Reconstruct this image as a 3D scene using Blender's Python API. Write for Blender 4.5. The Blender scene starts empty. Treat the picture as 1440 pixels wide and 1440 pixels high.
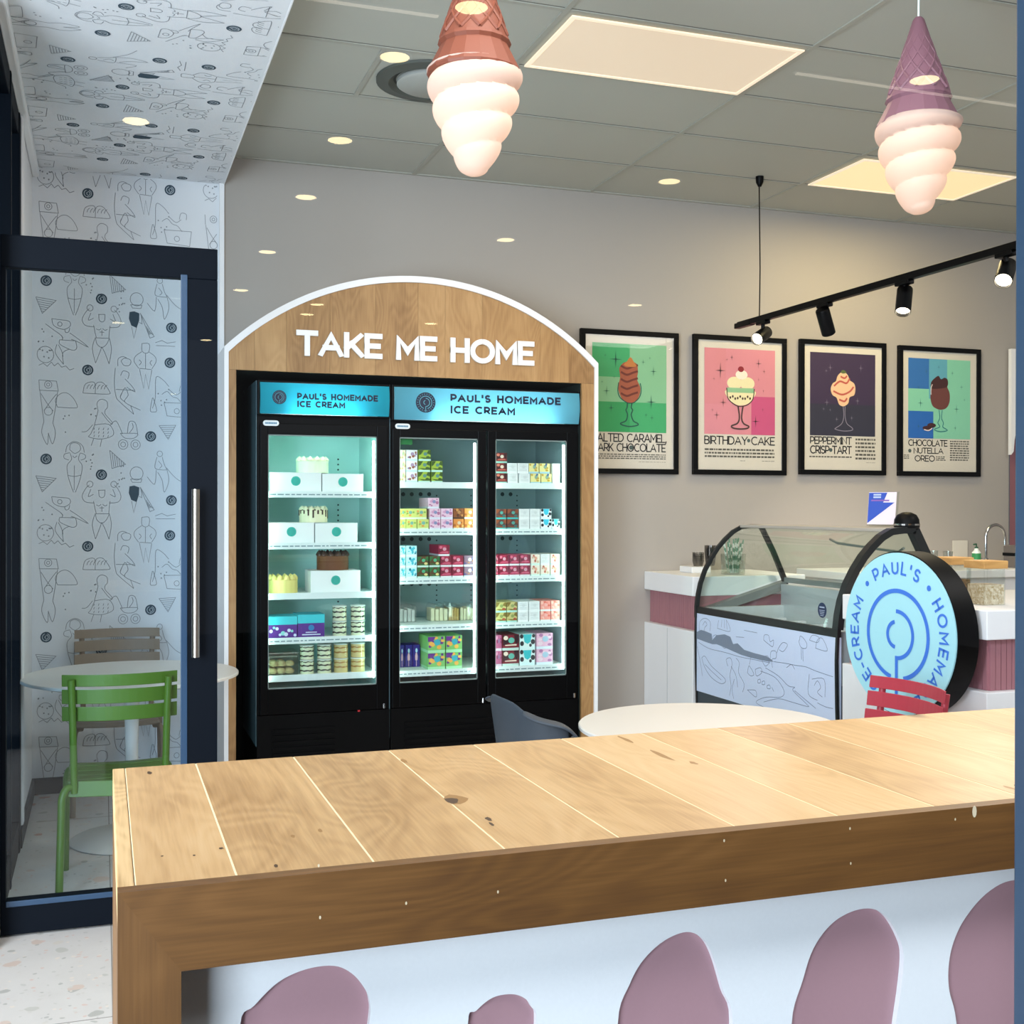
import bpy, math, random
from mathutils import Vector, Matrix
sc = bpy.context.scene
R = math.radians
random.seed(7)

# ------------------------------------------------------------------ camera
EYE = 1.51
F_PX, YAW, PITCH, ROLL = 1653.0, 0.33526, -0.00296, 0.00143
cy_, sy_, cp_, sp_ = math.cos(YAW), math.sin(YAW), math.cos(PITCH), math.sin(PITCH)
FWD = Vector((sy_ * cp_, cy_ * cp_, sp_))
_r0 = Vector((cy_, -sy_, 0)); _u0 = _r0.cross(FWD)
c_, s_ = math.cos(ROLL), math.sin(ROLL)
RT = c_ * _r0 + s_ * _u0
UP = -s_ * _r0 + c_ * _u0
cam = bpy.data.cameras.new('camera'); camo = bpy.data.objects.new('camera', cam)
sc.collection.objects.link(camo)
camo.matrix_world = Matrix(((RT.x, UP.x, -FWD.x, 0), (RT.y, UP.y, -FWD.y, 0), (RT.z, UP.z, -FWD.z, EYE), (0, 0, 0, 1)))
cam.sensor_fit = 'HORIZONTAL'; cam.sensor_width = 36; cam.lens = 36 * F_PX / 1440
cam.clip_start = 0.02; cam.clip_end = 100
sc.camera = camo

# ------------------------------------------------------------------ light, exposure
def srgb(h):
    if isinstance(h, str):
        h = h.lstrip('#'); v = [int(h[i:i + 2], 16) / 255 for i in (0, 2, 4)]
    else:
        v = [x / 255 for x in h]
    return tuple(x / 12.92 if x <= .04045 else ((x + .055) / 1.055) ** 2.4 for x in v) + (1.0,)

w = bpy.data.worlds.new('world'); sc.world = w; w.use_nodes = True
w.node_tree.nodes['Background'].inputs[0].default_value = (0.86, 0.92, 1.0, 1)
w.node_tree.nodes['Background'].inputs[1].default_value = 0.09

def area(name, loc, target, sx, sy, power, col):
    l = bpy.data.lights.new(name, 'AREA'); l.shape = 'RECTANGLE'; l.size = sx; l.size_y = sy; l.energy = power; l.color = col
    o = bpy.data.objects.new(name, l); sc.collection.objects.link(o); o.location = loc
    o.rotation_euler = (Vector(target) - Vector(loc)).to_track_quat('-Z', 'Y').to_euler()
    return o
area('daylight_from_mall_entrance', (-1.75, -1.2, 1.35), (1.1, 1.45, 0.75), 1.5, 2.0, 165, (0.76, 0.88, 1.0))
area('alcove_fill_light', (-1.9, 1.3, 1.9), (0.25, 6.67, 1.7), 1.6, 2.8, 260, (0.76, 0.89, 1.0))  # cool lamp added to brighten the papered alcove
area('fill_over_mall_walk', (2.0, 0.05, 3.36), (1.5, 2.6, 0.9), 2.5, 1.2, 115, (0.86, 0.93, 1.0))  # fill lamp added under the mall ceiling to light counter and front panel
area('unseen_ceiling_fill_front', (1.1, 2.6, 3.44), (1.1, 2.6, 0), 2.2, 1.0, 52, (1.0, 0.96, 0.9))  # unseen ceiling lamp, added to brighten the counter top
area('unseen_ceiling_fill_right', (5.0, 3.4, 3.44), (5.0, 4.2, 0), 1.2, 2.4, 75, (1.0, 0.96, 0.91))  # unseen ceiling lamp, added to lift the right of the back wall
sc.view_settings.view_transform = 'Standard'; sc.view_settings.look = 'None'
sc.view_settings.exposure = 0.12; sc.view_settings.gamma = 1.0; sc.view_settings.use_curve_mapping = False
sc.cycles.max_bounces = 8; sc.cycles.diffuse_bounces = 4; sc.cycles.glossy_bounces = 3; sc.cycles.transmission_bounces = 4
sc.cycles.transparent_max_bounces = 40; sc.cycles.caustics_reflective = False; sc.cycles.caustics_refractive = False
sc.cycles.sample_clamp_indirect = 6.0

# ------------------------------------------------------------------ measuring: where a sight line meets a real plane
def ray(x, y): return RT * ((x - 720) / F_PX) + UP * ((720 - y) / F_PX) + FWD
def atY(x, y, Y):
    d = ray(x, y); return Vector((d.x * Y / d.y, Y, d.z * Y / d.y + EYE))
def atX(x, y, X):
    d = ray(x, y); return Vector((X, d.y * X / d.x, d.z * X / d.x + EYE))
def atZ(x, y, Z):
    d = ray(x, y); k = (Z - EYE) / d.z; return Vector((d.x * k, d.y * k, Z))

# ------------------------------------------------------------------ materials
MATS = {}
def new_mat(name):
    m = bpy.data.materials.new(name); m.use_nodes = True
    return m, m.node_tree.nodes, m.node_tree.links, m.node_tree.nodes['Principled BSDF']
def mat(name, col, rough=.5, metal=0., spec=.5, emit=None, estr=0., coat=0., bump=0., bscale=200.):
    if name in MATS: return MATS[name]
    m, n, l, p = new_mat(name)
    c = srgb(col)
    p.inputs['Base Color'].default_value = c
    p.inputs['Roughness'].default_value = rough; p.inputs['Metallic'].default_value = metal
    p.inputs['Specular IOR Level'].default_value = spec; p.inputs['Coat Weight'].default_value = coat
    tc = n.new('ShaderNodeTexCoord'); nz = n.new('ShaderNodeTexNoise')
    nz.inputs['Scale'].default_value = bscale; nz.inputs['Detail'].default_value = 3
    l.new(tc.outputs['Object'], nz.inputs['Vector'])
    mx = n.new('ShaderNodeMix'); mx.data_type = 'RGBA'; mx.blend_type = 'MULTIPLY'; mx.inputs[0].default_value = .06
    mx.inputs[6].default_value = c; l.new(nz.outputs['Fac'], mx.inputs[7]); l.new(mx.outputs[2], p.inputs['Base Color'])
    if bump:
        b = n.new('ShaderNodeBump'); b.inputs['Strength'].default_value = bump; b.inputs['Distance'].default_value = .002
        l.new(nz.outputs['Fac'], b.inputs['Height']); l.new(b.outputs[0], p.inputs['Normal'])
    if emit is not None:
        p.inputs['Emission Color'].default_value = srgb(emit); p.inputs['Emission Strength'].default_value = estr
    MATS[name] = m; return m
def glass(name, tint=(1, 1, 1), gain=1.6, rough=0.0):
    if name in MATS: return MATS[name]
    m, n, l, p = new_mat(name); n.remove(p)
    out = n['Material Output']
    t = n.new('ShaderNodeBsdfTransparent'); t.inputs[0].default_value = (*tint, 1)
    g = n.new('ShaderNodeBsdfGlossy'); g.inputs['Roughness'].default_value = rough
    f = n.new('ShaderNodeLayerWeight'); f.inputs[0].default_value = .5
    pw = n.new('ShaderNodeMath'); pw.operation = 'POWER'; pw.inputs[1].default_value = 5; l.new(f.outputs['Facing'], pw.inputs[0])
    k = n.new('ShaderNodeMath'); k.operation = 'MULTIPLY_ADD'; k.inputs[1].default_value = min(gain, 1.) * .9; k.inputs[2].default_value = .04 * gain; k.use_clamp = True
    mx = n.new('ShaderNodeMixShader')
    l.new(pw.outputs[0], k.inputs[0]); l.new(k.outputs[0], mx.inputs[0]); l.new(t.outputs[0], mx.inputs[1]); l.new(g.outputs[0], mx.inputs[2])
    l.new(mx.outputs[0], out.inputs[0]); MATS[name] = m; return m
def translucent(name, col, dif=.4, rough=.4):
    if name in MATS: return MATS[name]
    m, n, l, p = new_mat(name); n.remove(p); out = n['Material Output']
    d = n.new('ShaderNodeBsdfDiffuse'); d.inputs[0].default_value = srgb(col)
    t = n.new('ShaderNodeBsdfTranslucent'); t.inputs[0].default_value = srgb(col)
    mx = n.new('ShaderNodeMixShader'); mx.inputs[0].default_value = 1 - dif
    l.new(d.outputs[0], mx.inputs[1]); l.new(t.outputs[0], mx.inputs[2]); l.new(mx.outputs[0], out.inputs[0]); MATS[name] = m; return m
def wood(name, axis, dark, mid, light, rough=.45, scale=1.0, knots=True, coat=0.0, contrast=1.0):
    """oak boards; grain runs along AXIS (0,1,2); every board (mesh island) gets its own shift and tone"""
    if name in MATS: return MATS[name]
    m, n, l, p = new_mat(name)
    tc = n.new('ShaderNodeTexCoord'); geo = n.new('ShaderNodeNewGeometry')
    rnd = n.new('ShaderNodeVectorMath'); rnd.operation = 'SCALE'; rnd.inputs[0].default_value = (7.3, 11.1, 5.7)
    l.new(geo.outputs['Random Per Island'], rnd.inputs['Scale'])
    add = n.new('ShaderNodeVectorMath'); add.operation = 'ADD'
    l.new(tc.outputs['Object'], add.inputs[0]); l.new(rnd.outputs[0], add.inputs[1])
    def mapped(sc3):
        v = n.new('ShaderNodeVectorMath'); v.operation = 'MULTIPLY'; v.inputs[1].default_value = sc3; l.new(add.outputs[0], v.inputs[0]); return v.outputs[0]
    along = lambda a, b: tuple(a if i == axis else b for i in range(3))
    n1 = n.new('ShaderNodeTexNoise'); n1.inputs['Scale'].default_value = 1; n1.inputs['Detail'].default_value = 1.5; n1.inputs['Distortion'].default_value = .6
    l.new(mapped(along(1.6 * scale, 5.5 * scale)), n1.inputs['Vector'])
    rings = n.new('ShaderNodeMath'); rings.operation = 'MULTIPLY'; rings.inputs[1].default_value = 95; l.new(n1.outputs['Fac'], rings.inputs[0])
    sn = n.new('ShaderNodeMath'); sn.operation = 'SINE'; l.new(rings.outputs[0], sn.inputs[0])
    n2 = n.new('ShaderNodeTexNoise'); n2.inputs['Scale'].default_value = 1; n2.inputs['Detail'].default_value = 4
    l.new(mapped(along(9 * scale, 240 * scale)), n2.inputs['Vector'])
    n3 = n.new('ShaderNodeTexNoise'); n3.inputs['Scale'].default_value = 1; n3.inputs['Detail'].default_value = 2
    l.new(mapped(along(2.2 * scale, 7 * scale)), n3.inputs['Vector'])
    def mul(o, k, bias=0.):
        q = n.new('ShaderNodeMath'); q.operation = 'MULTIPLY_ADD'; q.inputs[1].default_value = k; q.inputs[2].default_value = bias; l.new(o, q.inputs[0]); return q.outputs[0]
    def sm(a, b):
        q = n.new('ShaderNodeMath'); q.operation = 'ADD'; l.new(a, q.inputs[0]); l.new(b, q.inputs[1]); return q.outputs[0]
    v = sm(sm(mul(sn.outputs[0], .055 * contrast, .5), mul(n2.outputs['Fac'], .42 * contrast, -.21 * contrast)),
           sm(mul(n3.outputs['Fac'], .7 * contrast, -.35 * contrast), mul(geo.outputs['Random Per Island'], .32, -.16)))
    rp = n.new('ShaderNodeValToRGB'); e = rp.color_ramp.elements
    e[0].position = .12; e[0].color = srgb(dark); e[1].position = .88; e[1].color = srgb(light)
    k = e.new(.5); k.color = srgb(mid); l.new(v, rp.inputs[0])
    col = rp.outputs[0]
    if knots:
        vo = n.new('ShaderNodeTexVoronoi'); vo.inputs['Scale'].default_value = 1
        l.new(mapped(along(1.9, 4.2)), vo.inputs['Vector'])
        kr = n.new('ShaderNodeMapRange'); kr.inputs[1].default_value = .03; kr.inputs[2].default_value = .13; kr.inputs[3].default_value = 1; kr.inputs[4].default_value = 0
        l.new(vo.outputs['Distance'], kr.inputs[0])
        sel = n.new('ShaderNodeSeparateColor'); l.new(vo.outputs['Color'], sel.inputs[0])
        gt = n.new('ShaderNodeMath'); gt.operation = 'GREATER_THAN'; gt.inputs[1].default_value = .62; l.new(sel.outputs[0], gt.inputs[0])
        kk = n.new('ShaderNodeMath'); kk.operation = 'MULTIPLY'; l.new(kr.outputs[0], kk.inputs[0]); l.new(gt.outputs[0], kk.inputs[1])
        mx = n.new('ShaderNodeMix'); mx.data_type = 'RGBA'; l.new(kk.outputs[0], mx.inputs[0]); l.new(col, mx.inputs[6]); mx.inputs[7].default_value = srgb('4a2f1c')
        col = mx.outputs[2]
    l.new(col, p.inputs['Base Color']); p.inputs['Roughness'].default_value = rough; p.inputs['Coat Weight'].default_value = coat; p.inputs['Coat Roughness'].default_value = .3
    b = n.new('ShaderNodeBump'); b.inputs['Strength'].default_value = .15; b.inputs['Distance'].default_value = .001
    l.new(n2.outputs['Fac'], b.inputs['Height']); l.new(b.outputs[0], p.inputs['Normal'])
    MATS[name] = m; return m
def terrazzo():
    m, n, l, p = new_mat('terrazzo')
    tc = n.new('ShaderNodeTexCoord')
    nz = n.new('ShaderNodeTexNoise'); nz.inputs['Scale'].default_value = 9; nz.inputs['Detail'].default_value = 3
    l.new(tc.outputs['Object'], nz.inputs['Vector'])
    wv = n.new('ShaderNodeMix'); wv.data_type = 'RGBA'; wv.blend_type = 'LINEAR_LIGHT'; wv.inputs[0].default_value = .035
    l.new(tc.outputs['Object'], wv.inputs[6]); l.new(nz.outputs['Color'], wv.inputs[7])
    last = None
    base = n.new('ShaderNodeMix'); base.data_type = 'RGBA'; base.inputs[6].default_value = srgb('c9c2bd'); base.inputs[7].default_value = srgb('d6d0cb'); l.new(nz.outputs['Fac'], base.inputs[0])
    last = base.outputs[2]
    for scale, thr, dmax, ramp in ((15, .74, .34, ('cdb8ac', 'bdb8b0', 'd0c6bb', 'c4907f', 'aeaaa4')), (44, .60, .32, ('cac3bc', 'd2b8ad', 'aeaaa4', 'dccfc3', 'c2bdb7')), (8, .90, .3, ('cdc5bc', 'c6bfb7', 'd2b9ab', 'ccc4bb', 'c2bbb4'))):
        vo = n.new('ShaderNodeTexVoronoi'); vo.inputs['Scale'].default_value = scale; l.new(wv.outputs[2], vo.inputs['Vector'])
        sp = n.new('ShaderNodeSeparateColor'); l.new(vo.outputs['Color'], sp.inputs[0])
        g = n.new('ShaderNodeMath'); g.operation = 'GREATER_THAN'; g.inputs[1].default_value = thr; l.new(sp.outputs[0], g.inputs[0])
        d = n.new('ShaderNodeMath'); d.operation = 'LESS_THAN'; d.inputs[1].default_value = dmax; l.new(vo.outputs['Distance'], d.inputs[0])
        k = n.new('ShaderNodeMath'); k.operation = 'MULTIPLY'; l.new(g.outputs[0], k.inputs[0]); l.new(d.outputs[0], k.inputs[1])
        rp = n.new('ShaderNodeValToRGB'); rp.color_ramp.interpolation = 'CONSTANT'
        e = rp.color_ramp.elements; e[0].color = srgb(ramp[0]); e[1].position = .2; e[1].color = srgb(ramp[1])
        for i in range(2, 5): q = e.new(.2 * i); q.color = srgb(ramp[i])
        l.new(sp.outputs[1], rp.inputs[0])
        mx = n.new('ShaderNodeMix'); mx.data_type = 'RGBA'; l.new(k.outputs[0], mx.inputs[0]); l.new(last, mx.inputs[6]); l.new(rp.outputs[0], mx.inputs[7]); last = mx.outputs[2]
    l.new(last, p.inputs['Base Color']); p.inputs['Roughness'].default_value = .32
    return m

# ------------------------------------------------------------------ mesh builder
class Frame:
    """a flat drawing board standing in the room: u to the right, v up, w outwards"""
    def __init__(s, o, u=(1, 0, 0), v=(0, 0, 1), wv=None):
        s.o = Vector(o); s.u = Vector(u).normalized(); s.v = Vector(v).normalized(); s.w = Vector(wv) if wv else s.u.cross(s.v)
    def __call__(s, a, b, d=0.): return s.o + s.u * a + s.v * b + s.w * d

def smooth_pts(pts, k=4, closed=False):
    P = [Vector(p) for p in pts]; n = len(P)
    if n < 3: return P
    out = []; rng = n if closed else n - 1
    for i in range(rng):
        g = lambda j: P[j % n] if closed else P[max(0, min(n - 1, j))]
        a, b, c, d = g(i - 1), g(i), g(i + 1), g(i + 2)
        for q in range(k):
            t = q / k
            out.append(.5 * ((2 * b) + (c - a) * t + (2 * a - 5 * b + 4 * c - d) * t * t + (3 * b - a - 3 * c + d) * t ** 3))
    if not closed: out.append(P[-1])
    return out

class MB:
    def __init__(s): s.v = []; s.f = []; s.m = []
    def add(s, vs, fs, mi=0):
        o = len(s.v); s.v += [Vector(x) for x in vs]; s.f += [[i + o for i in f] for f in fs]; s.m += [mi] * len(fs); return s
    def box(s, x0, x1, y0, y1, z0, z1, mi=0):
        return s.add([(x0, y0, z0), (x1, y0, z0), (x1, y1, z0), (x0, y1, z0), (x0, y0, z1), (x1, y0, z1), (x1, y1, z1), (x0, y1, z1)],
                     [(3, 2, 1, 0), (4, 5, 6, 7), (0, 1, 5, 4), (1, 2, 6, 5), (2, 3, 7, 6), (3, 0, 4, 7)], mi)
    def obox(s, c, ax, ay, az, mi=0):
        c = Vector(c); ax, ay, az = Vector(ax), Vector(ay), Vector(az)
        vs = [c + ax * i + ay * j + az * k for k in (-.5, .5) for i, j in ((-.5, -.5), (.5, -.5), (.5, .5), (-.5, .5))]
        return s.add(vs, [(3, 2, 1, 0), (4, 5, 6, 7), (0, 1, 5, 4), (1, 2, 6, 5), (2, 3, 7, 6), (3, 0, 4, 7)], mi)
    def prism(s, poly, fr, d0, d1, mi=0, side=None):
        n = len(poly)
        a = [fr(p[0], p[1], d0) for p in poly]; b = [fr(p[0], p[1], d1) for p in poly]
        s.add(a + b, [list(range(n))[::-1], [i + n for i in range(n)]], mi)
        return s.add(a + b, [(i, (i + 1) % n, n + (i + 1) % n, n + i) for i in range(n)], mi if side is None else side)
    def poly(s, poly, fr, d=0., mi=0):
        return s.add([fr(p[0], p[1], d) for p in poly], [list(range(len(poly)))], mi)
    def tube(s, pts, r, seg=8, mi=0, closed=False, cap=True):
        P = [Vector(p) for p in pts]; n = len(P); rr = r if isinstance(r, (list, tuple)) else [r] * n
        t0 = (P[1] - P[0]).normalized()
        ref = Vector((0, 0, 1)) if abs(t0.z) < .9 else Vector((1, 0, 0))
        nrm = (ref - t0 * ref.dot(t0)).normalized(); vs = []
        for i in range(n):
            if closed: t = (P[(i + 1) % n] - P[i - 1]).normalized()
            else: t = (P[min(i + 1, n - 1)] - P[max(i - 1, 0)]).normalized()
            nrm = (nrm - t * nrm.dot(t)).normalized(); b = t.cross(nrm)
            vs += [P[i] + (nrm * math.cos(2 * math.pi * k / seg) + b * math.sin(2 * math.pi * k / seg)) * rr[i] for k in range(seg)]
        fs = []
        for i in range(n if closed else n - 1):
            j = (i + 1) % n
            for k in range(seg): fs.append((i * seg + k, i * seg + (k + 1) % seg, j * seg + (k + 1) % seg, j * seg + k))
        if cap and not closed: fs += [list(range(seg))[::-1], [(n - 1) * seg + k for k in range(seg)]]
        return s.add(vs, fs, mi)
    def strip(s, pts, halfw, halft, wdir, mi=0):
        """flat bar along pts; wdir = direction of its width"""
        P = [Vector(p) for p in pts]; n = len(P); W = Vector(wdir).normalized(); vs = []
        for i in range(n):
            t = (P[min(i + 1, n - 1)] - P[max(i - 1, 0)]).normalized(); b = t.cross(W).normalized()
            vs += [P[i] + W * a * halfw + b * c * halft for a, c in ((-1, -1), (1, -1), (1, 1), (-1, 1))]
        fs = [(i * 4 + k, i * 4 + (k + 1) % 4, i * 4 + 4 + (k + 1) % 4, i * 4 + 4 + k) for i in range(n - 1) for k in range(4)]
        fs += [(3, 2, 1, 0), tuple((n - 1) * 4 + k for k in range(4))]
        return s.add(vs, fs, mi)
    def lathe(s, prof, c=(0, 0, 0), seg=24, mi=0, axis=None, capped=True):
        c = Vector(c); A = Vector(axis).normalized() if axis else Vector((0, 0, 1))
        ref = Vector((1, 0, 0)) if abs(A.x) < .9 else Vector((0, 1, 0)); U = (ref - A * ref.dot(A)).normalized(); V = A.cross(U); vs = []
        for r, z in prof:
            vs += [c + A * z + (U * math.cos(2 * math.pi * k / seg) + V * math.sin(2 * math.pi * k / seg)) * max(r, 1e-4) for k in range(seg)]
        fs = [(i * seg + k, i * seg + (k + 1) % seg, (i + 1) * seg + (k + 1) % seg, (i + 1) * seg + k) for i in range(len(prof) - 1) for k in range(seg)]
        if capped: fs += [list(range(seg))[::-1], [(len(prof) - 1) * seg + k for k in range(seg)]]
        return s.add(vs, fs, mi)
    def ribbon(s, pts, wd, fr, d=0., mi=0, closed=False, thick=0., square=False, vlim=None):
        P = [Vector((p[0], p[1])) for p in pts]; n = len(P)
        if n < 2: return s
        if square and not closed:
            P[0] = P[0] + (P[0] - P[1]).normalized() * wd / 2; P[-1] = P[-1] + (P[-1] - P[-2]).normalized() * wd / 2
        L, Rr = [], []
        for i in range(n):
            a = P[i] - P[i - 1] if (i > 0 or closed) else P[1] - P[0]
            b = P[(i + 1) % n] - P[i] if (i < n - 1 or closed) else P[-1] - P[-2]
            a = a.normalized() if a.length > 1e-9 else Vector((1, 0)); b = b.normalized() if b.length > 1e-9 else a
            na, nb = Vector((-a.y, a.x)), Vector((-b.y, b.x)); m = na + nb
            m = m.normalized() if m.length > 1e-6 else na
            k = min(1 / max(m.dot(na), .3), 2.2) * wd / 2
            L.append(P[i] + m * k); Rr.append(P[i] - m * k)
        if vlim:
            for p in L + Rr: p.y = min(max(p.y, vlim[0]), vlim[1])
        rng = n if closed else n - 1
        if not thick:
            return s.add([fr(p.x, p.y, d) for p in L + Rr], [(n + i, n + (i + 1) % n, (i + 1) % n, i) for i in range(rng)], mi)
        vs = [fr(p.x, p.y, q) for q in (d, d + thick) for p in L + Rr]; fs = []
        for i in range(rng):
            j = (i + 1) % n
            fs += [(3 * n + i, 3 * n + j, 2 * n + j, 2 * n + i), (i, j, n + j, n + i), (i, 2 * n + i, 2 * n + j, j), (n + i, n + j, 3 * n + j, 3 * n + i)]
        if not closed: fs += [(0, n, 3 * n, 2 * n), (n - 1, 2 * n - 1 + 0 * n, 4 * n - 1, 3 * n - 1)]
        return s.add(vs, fs, mi)
    def disc(s, cx, cz, r, fr, d=0., mi=0, seg=20, ry=None):
        ry = r if ry is None else ry
        return s.poly([(cx + r * math.cos(2 * math.pi * k / seg), cz + ry * math.sin(2 * math.pi * k / seg)) for k in range(seg)], fr, d, mi)
    def write(s, txt, fr, x0, x1, z0, z1, wt=.14, d=0., mi=0, thick=0., gap=.2):
        """stroke lettering fitted into a box on the board"""
        h = z1 - z0; tot = 0; lay = []
        for ch in txt:
            wch, st = GLYPH[ch]; lay.append((tot, st)); tot += wch + gap
        tot -= gap; k = (x1 - x0) / tot; inset = wt * h / 2
        for ox, st in lay:
            for si, stroke in enumerate(st):
                s.ribbon([(x0 + (ox + a) * k, z0 + inset + b * (h - 2 * inset)) for a, b in stroke], wt * h, fr, d, mi, thick=(thick + si * .0004 if thick else 0), square=True if len(stroke) < 7 else False, vlim=None if ch == ',' else (z0, z1))
        return s
    def build(s, name, mats, parent=None, local=False, bevel=0., smooth=False, ang=40, kind=None, label=None, seg=2):
        me = bpy.data.meshes.new(name)
        off = Vector((0, 0, 0)); q = parent
        while q is not None and not local: off = off + q.location; q = q.parent
        me.from_pydata([tuple(v - off) for v in s.v], [], s.f)
        mats = mats if isinstance(mats, (list, tuple)) else [mats]
        for m in mats: me.materials.append(m)
        me.polygons.foreach_set('material_index', s.m)
        if smooth:
            me.polygons.foreach_set('use_smooth', [True] * len(me.polygons)); me.set_sharp_from_angle(angle=R(ang))
        me.update()
        o = bpy.data.objects.new(name, me); sc.collection.objects.link(o)
        if parent is not None: o.parent = parent
        if bevel:
            b = o.modifiers.new('edge', 'BEVEL'); b.width = bevel; b.segments = seg; b.limit_method = 'ANGLE'; b.angle_limit = R(50)
        if kind: o['kind'] = kind
        if label: o['label'] = label
        return o

def arc(cx, cz, r, a0, a1, n=16, ry=None):
    ry = r if ry is None else ry
    return [(cx + r * math.cos(R(a0 + (a1 - a0) * i / n)), cz + ry * math.sin(R(a0 + (a1 - a0) * i / n))) for i in range(n + 1)]
GLYPH = {
    'A': (.86, [[(0, 0), (.43, 1), (.86, 0)], [(.17, .32), (.69, .32)]]),
    'B': (.62, [[(0, 0), (0, 1), (.36, 1)] + arc(.36, .76, .24, 80, -80, 6) + [(.36, .52), (0, .52)], [(.36, .52)] + arc(.36, .26, .26, 80, -80, 6) + [(.36, 0), (0, 0)]]),
    'C': (.8, [arc(.48, .5, .48, 48, 312, 18, .5)]),
    'D': (.76, [[(0, 0), (0, 1), (.28, 1)] + arc(.28, .5, .48, 80, -80, 12, .5) + [(.28, 0), (0, 0)]]),
    'E': (.58, [[(.58, 1), (0, 1), (0, 0), (.58, 0)], [(0, .5), (.5, .5)]]),
    'H': (.68, [[(0, 0), (0, 1)], [(.68, 0), (.68, 1)], [(0, .5), (.68, .5)]]),
    'I': (.04, [[(.02, 0), (.02, 1)]]),
    'K': (.66, [[(0, 0), (0, 1)], [(.62, 1), (.02, .36)], [(.2, .56), (.66, 0)]]),
    'L': (.52, [[(0, 1), (0, 0), (.52, 0)]]),
    'M': (.84, [[(0, 0), (0, 1), (.42, .32), (.84, 1), (.84, 0)]]),
    'N': (.7, [[(0, 0), (0, 1), (.7, 0), (.7, 1)]]),
    'O': (.96, [arc(.48, .5, .48, 90, 450, 24, .5)]),
    'P': (.6, [[(0, 0), (0, 1), (.32, 1)] + arc(.32, .69, .31, 80, -80, 8) + [(.32, .38), (0, .38)]]),
    'R': (.62, [[(0, 0), (0, 1), (.32, 1)] + arc(.32, .7, .3, 80, -80, 8) + [(.32, .4), (0, .4)], [(.3, .4), (.62, 0)]]),
    'S': (.6, [[(.56, .86)] + arc(.3, .74, .27, 50, 250, 8, .26) + arc(.3, .25, .29, 70, -150, 10, .25) + [(.0, .12)]]),
    'T': (.72, [[(0, 1), (.72, 1)], [(.36, 1), (.36, 0)]]),
    'U': (.7, [[(0, 1), (0, .34)] + arc(.35, .34, .35, 190, 350, 10, .34) + [(.7, .34), (.7, 1)]]),
    'Y': (.76, [[(0, 1), (.38, .45), (.76, 1)], [(.38, .45), (.38, 0)]]),
    "'": (.06, [[(.03, 1), (.03, .76)]]),
    ',': (.08, [[(.06, .06), (.0, -.14)]]),
    '-': (.3, [[(0, .42), (.3, .42)]]),
    ' ': (.34, []),
}

def thing(name, label, cat, loc=(0, 0, 0), rz=0., group=None):
    o = bpy.data.objects.new(name, None); sc.collection.objects.link(o); o.empty_display_size = .1
    o.location = loc; o.rotation_euler = (0, 0, rz); o['label'] = label; o['category'] = cat
    if group: o['group'] = group
    return o
def tag(o, label, cat, group=None):
    o['label'] = label; o['category'] = cat
    if group: o['group'] = group
    return o
def copy_tree(o, parent=None):
    c = o.copy(); sc.collection.objects.link(c)
    if parent is not None: c.parent = parent
    for ch in list(o.children): copy_tree(ch, c)
    return c
def clip_lines(lines, x0, x1, y0, y1):
    out = []
    for ln in lines:
        cur = []
        for p in ln:
            if x0 < p[0] < x1 and y0 < p[1] < y1: cur.append(p)
            else:
                if len(cur) > 1: out.append(cur)
                cur = []
        if len(cur) > 1: out.append(cur)
    return out

# palette
WHITE = mat('white_laminate', 'eef0f0', .45)
WALLP = mat('white_wallpaper', 'e6eaee', .7, spec=.2)
INK = mat('wallpaper_ink', '9aa0a6', .8, spec=.1)
INKD = mat('wallpaper_dark_ink', '4a5a66', .8, spec=.1)
GREYW = mat('warm_grey_paint', 'aaa49d', .75, spec=.2, bump=.05, bscale=300)
NAVY = mat('navy_powder_coat', '020812', .6, spec=.1)
BLACK = mat('black_metal', '030304', .35, spec=.1)
BLACKP = mat('black_plastic', '040405', .45, spec=.1)
STEEL = mat('brushed_steel', 'b9b2a6', .28, metal=1.)
CHROME = mat('chrome', 'd0d0d0', .12, metal=1.)
WTRIM = mat('white_paint', 'f0f1f2', .5)

# ================================================================== THE SETTING
YW = 6.67            # back wall
ZC = EYE + 1.95      # tile ceiling
ZS = EYE + 1.79      # papered soffit
XL = -.35            # left wall
XS = .63             # right edge of soffit / end of papered wall
TERR = terrazzo()
fl = MB().box(-4.5, 9.0, .9, 7.2, -.12, 0).build('floor', TERR, kind='structure')
MB().box(-6, 9.0, -12.5, .9, -.12, 0).build('floor_mall', mat('mall_floor', '141416', .6), kind='structure')
seams = MB()
for x in (-1.17, .03, 1.23, 2.43, 3.63): seams.box(x - .002, x + .002, 1.0, 6.6, 0, .0006)
for y in (3.68, 4.88, 6.08): seams.box(-.3, 5.6, y - .002, y + .002, 0, .0006)
seams.build('floor_joint', mat('tile_joint', '8f8882', .8), kind='structure')

# wallpaper drawings: one repeat, measured on the wall (units: 1/4 photo pixel)
def hatch(a, b, c, n=7):
    return [[(a[0] + (c[0] - a[0]) * i / n, a[1] + (c[1] - a[1]) * i / n), (b[0] + (c[0] - b[0]) * i / n, b[1] + (c[1] - b[1]) * i / n)] for i in range(1, n)]
def circ(x, y, r, n=14): return [(x + r * math.cos(2 * math.pi * i / n), y + r * math.sin(2 * math.pi * i / n)) for i in range(n + 1)]
CURVED, STRAIGHT = [], []
def C(*p): CURVED.append([(p[i], p[i + 1]) for i in range(0, len(p), 2)])
def S(*p): STRAIGHT.append([(p[i], p[i + 1]) for i in range(0, len(p), 2)])
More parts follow.
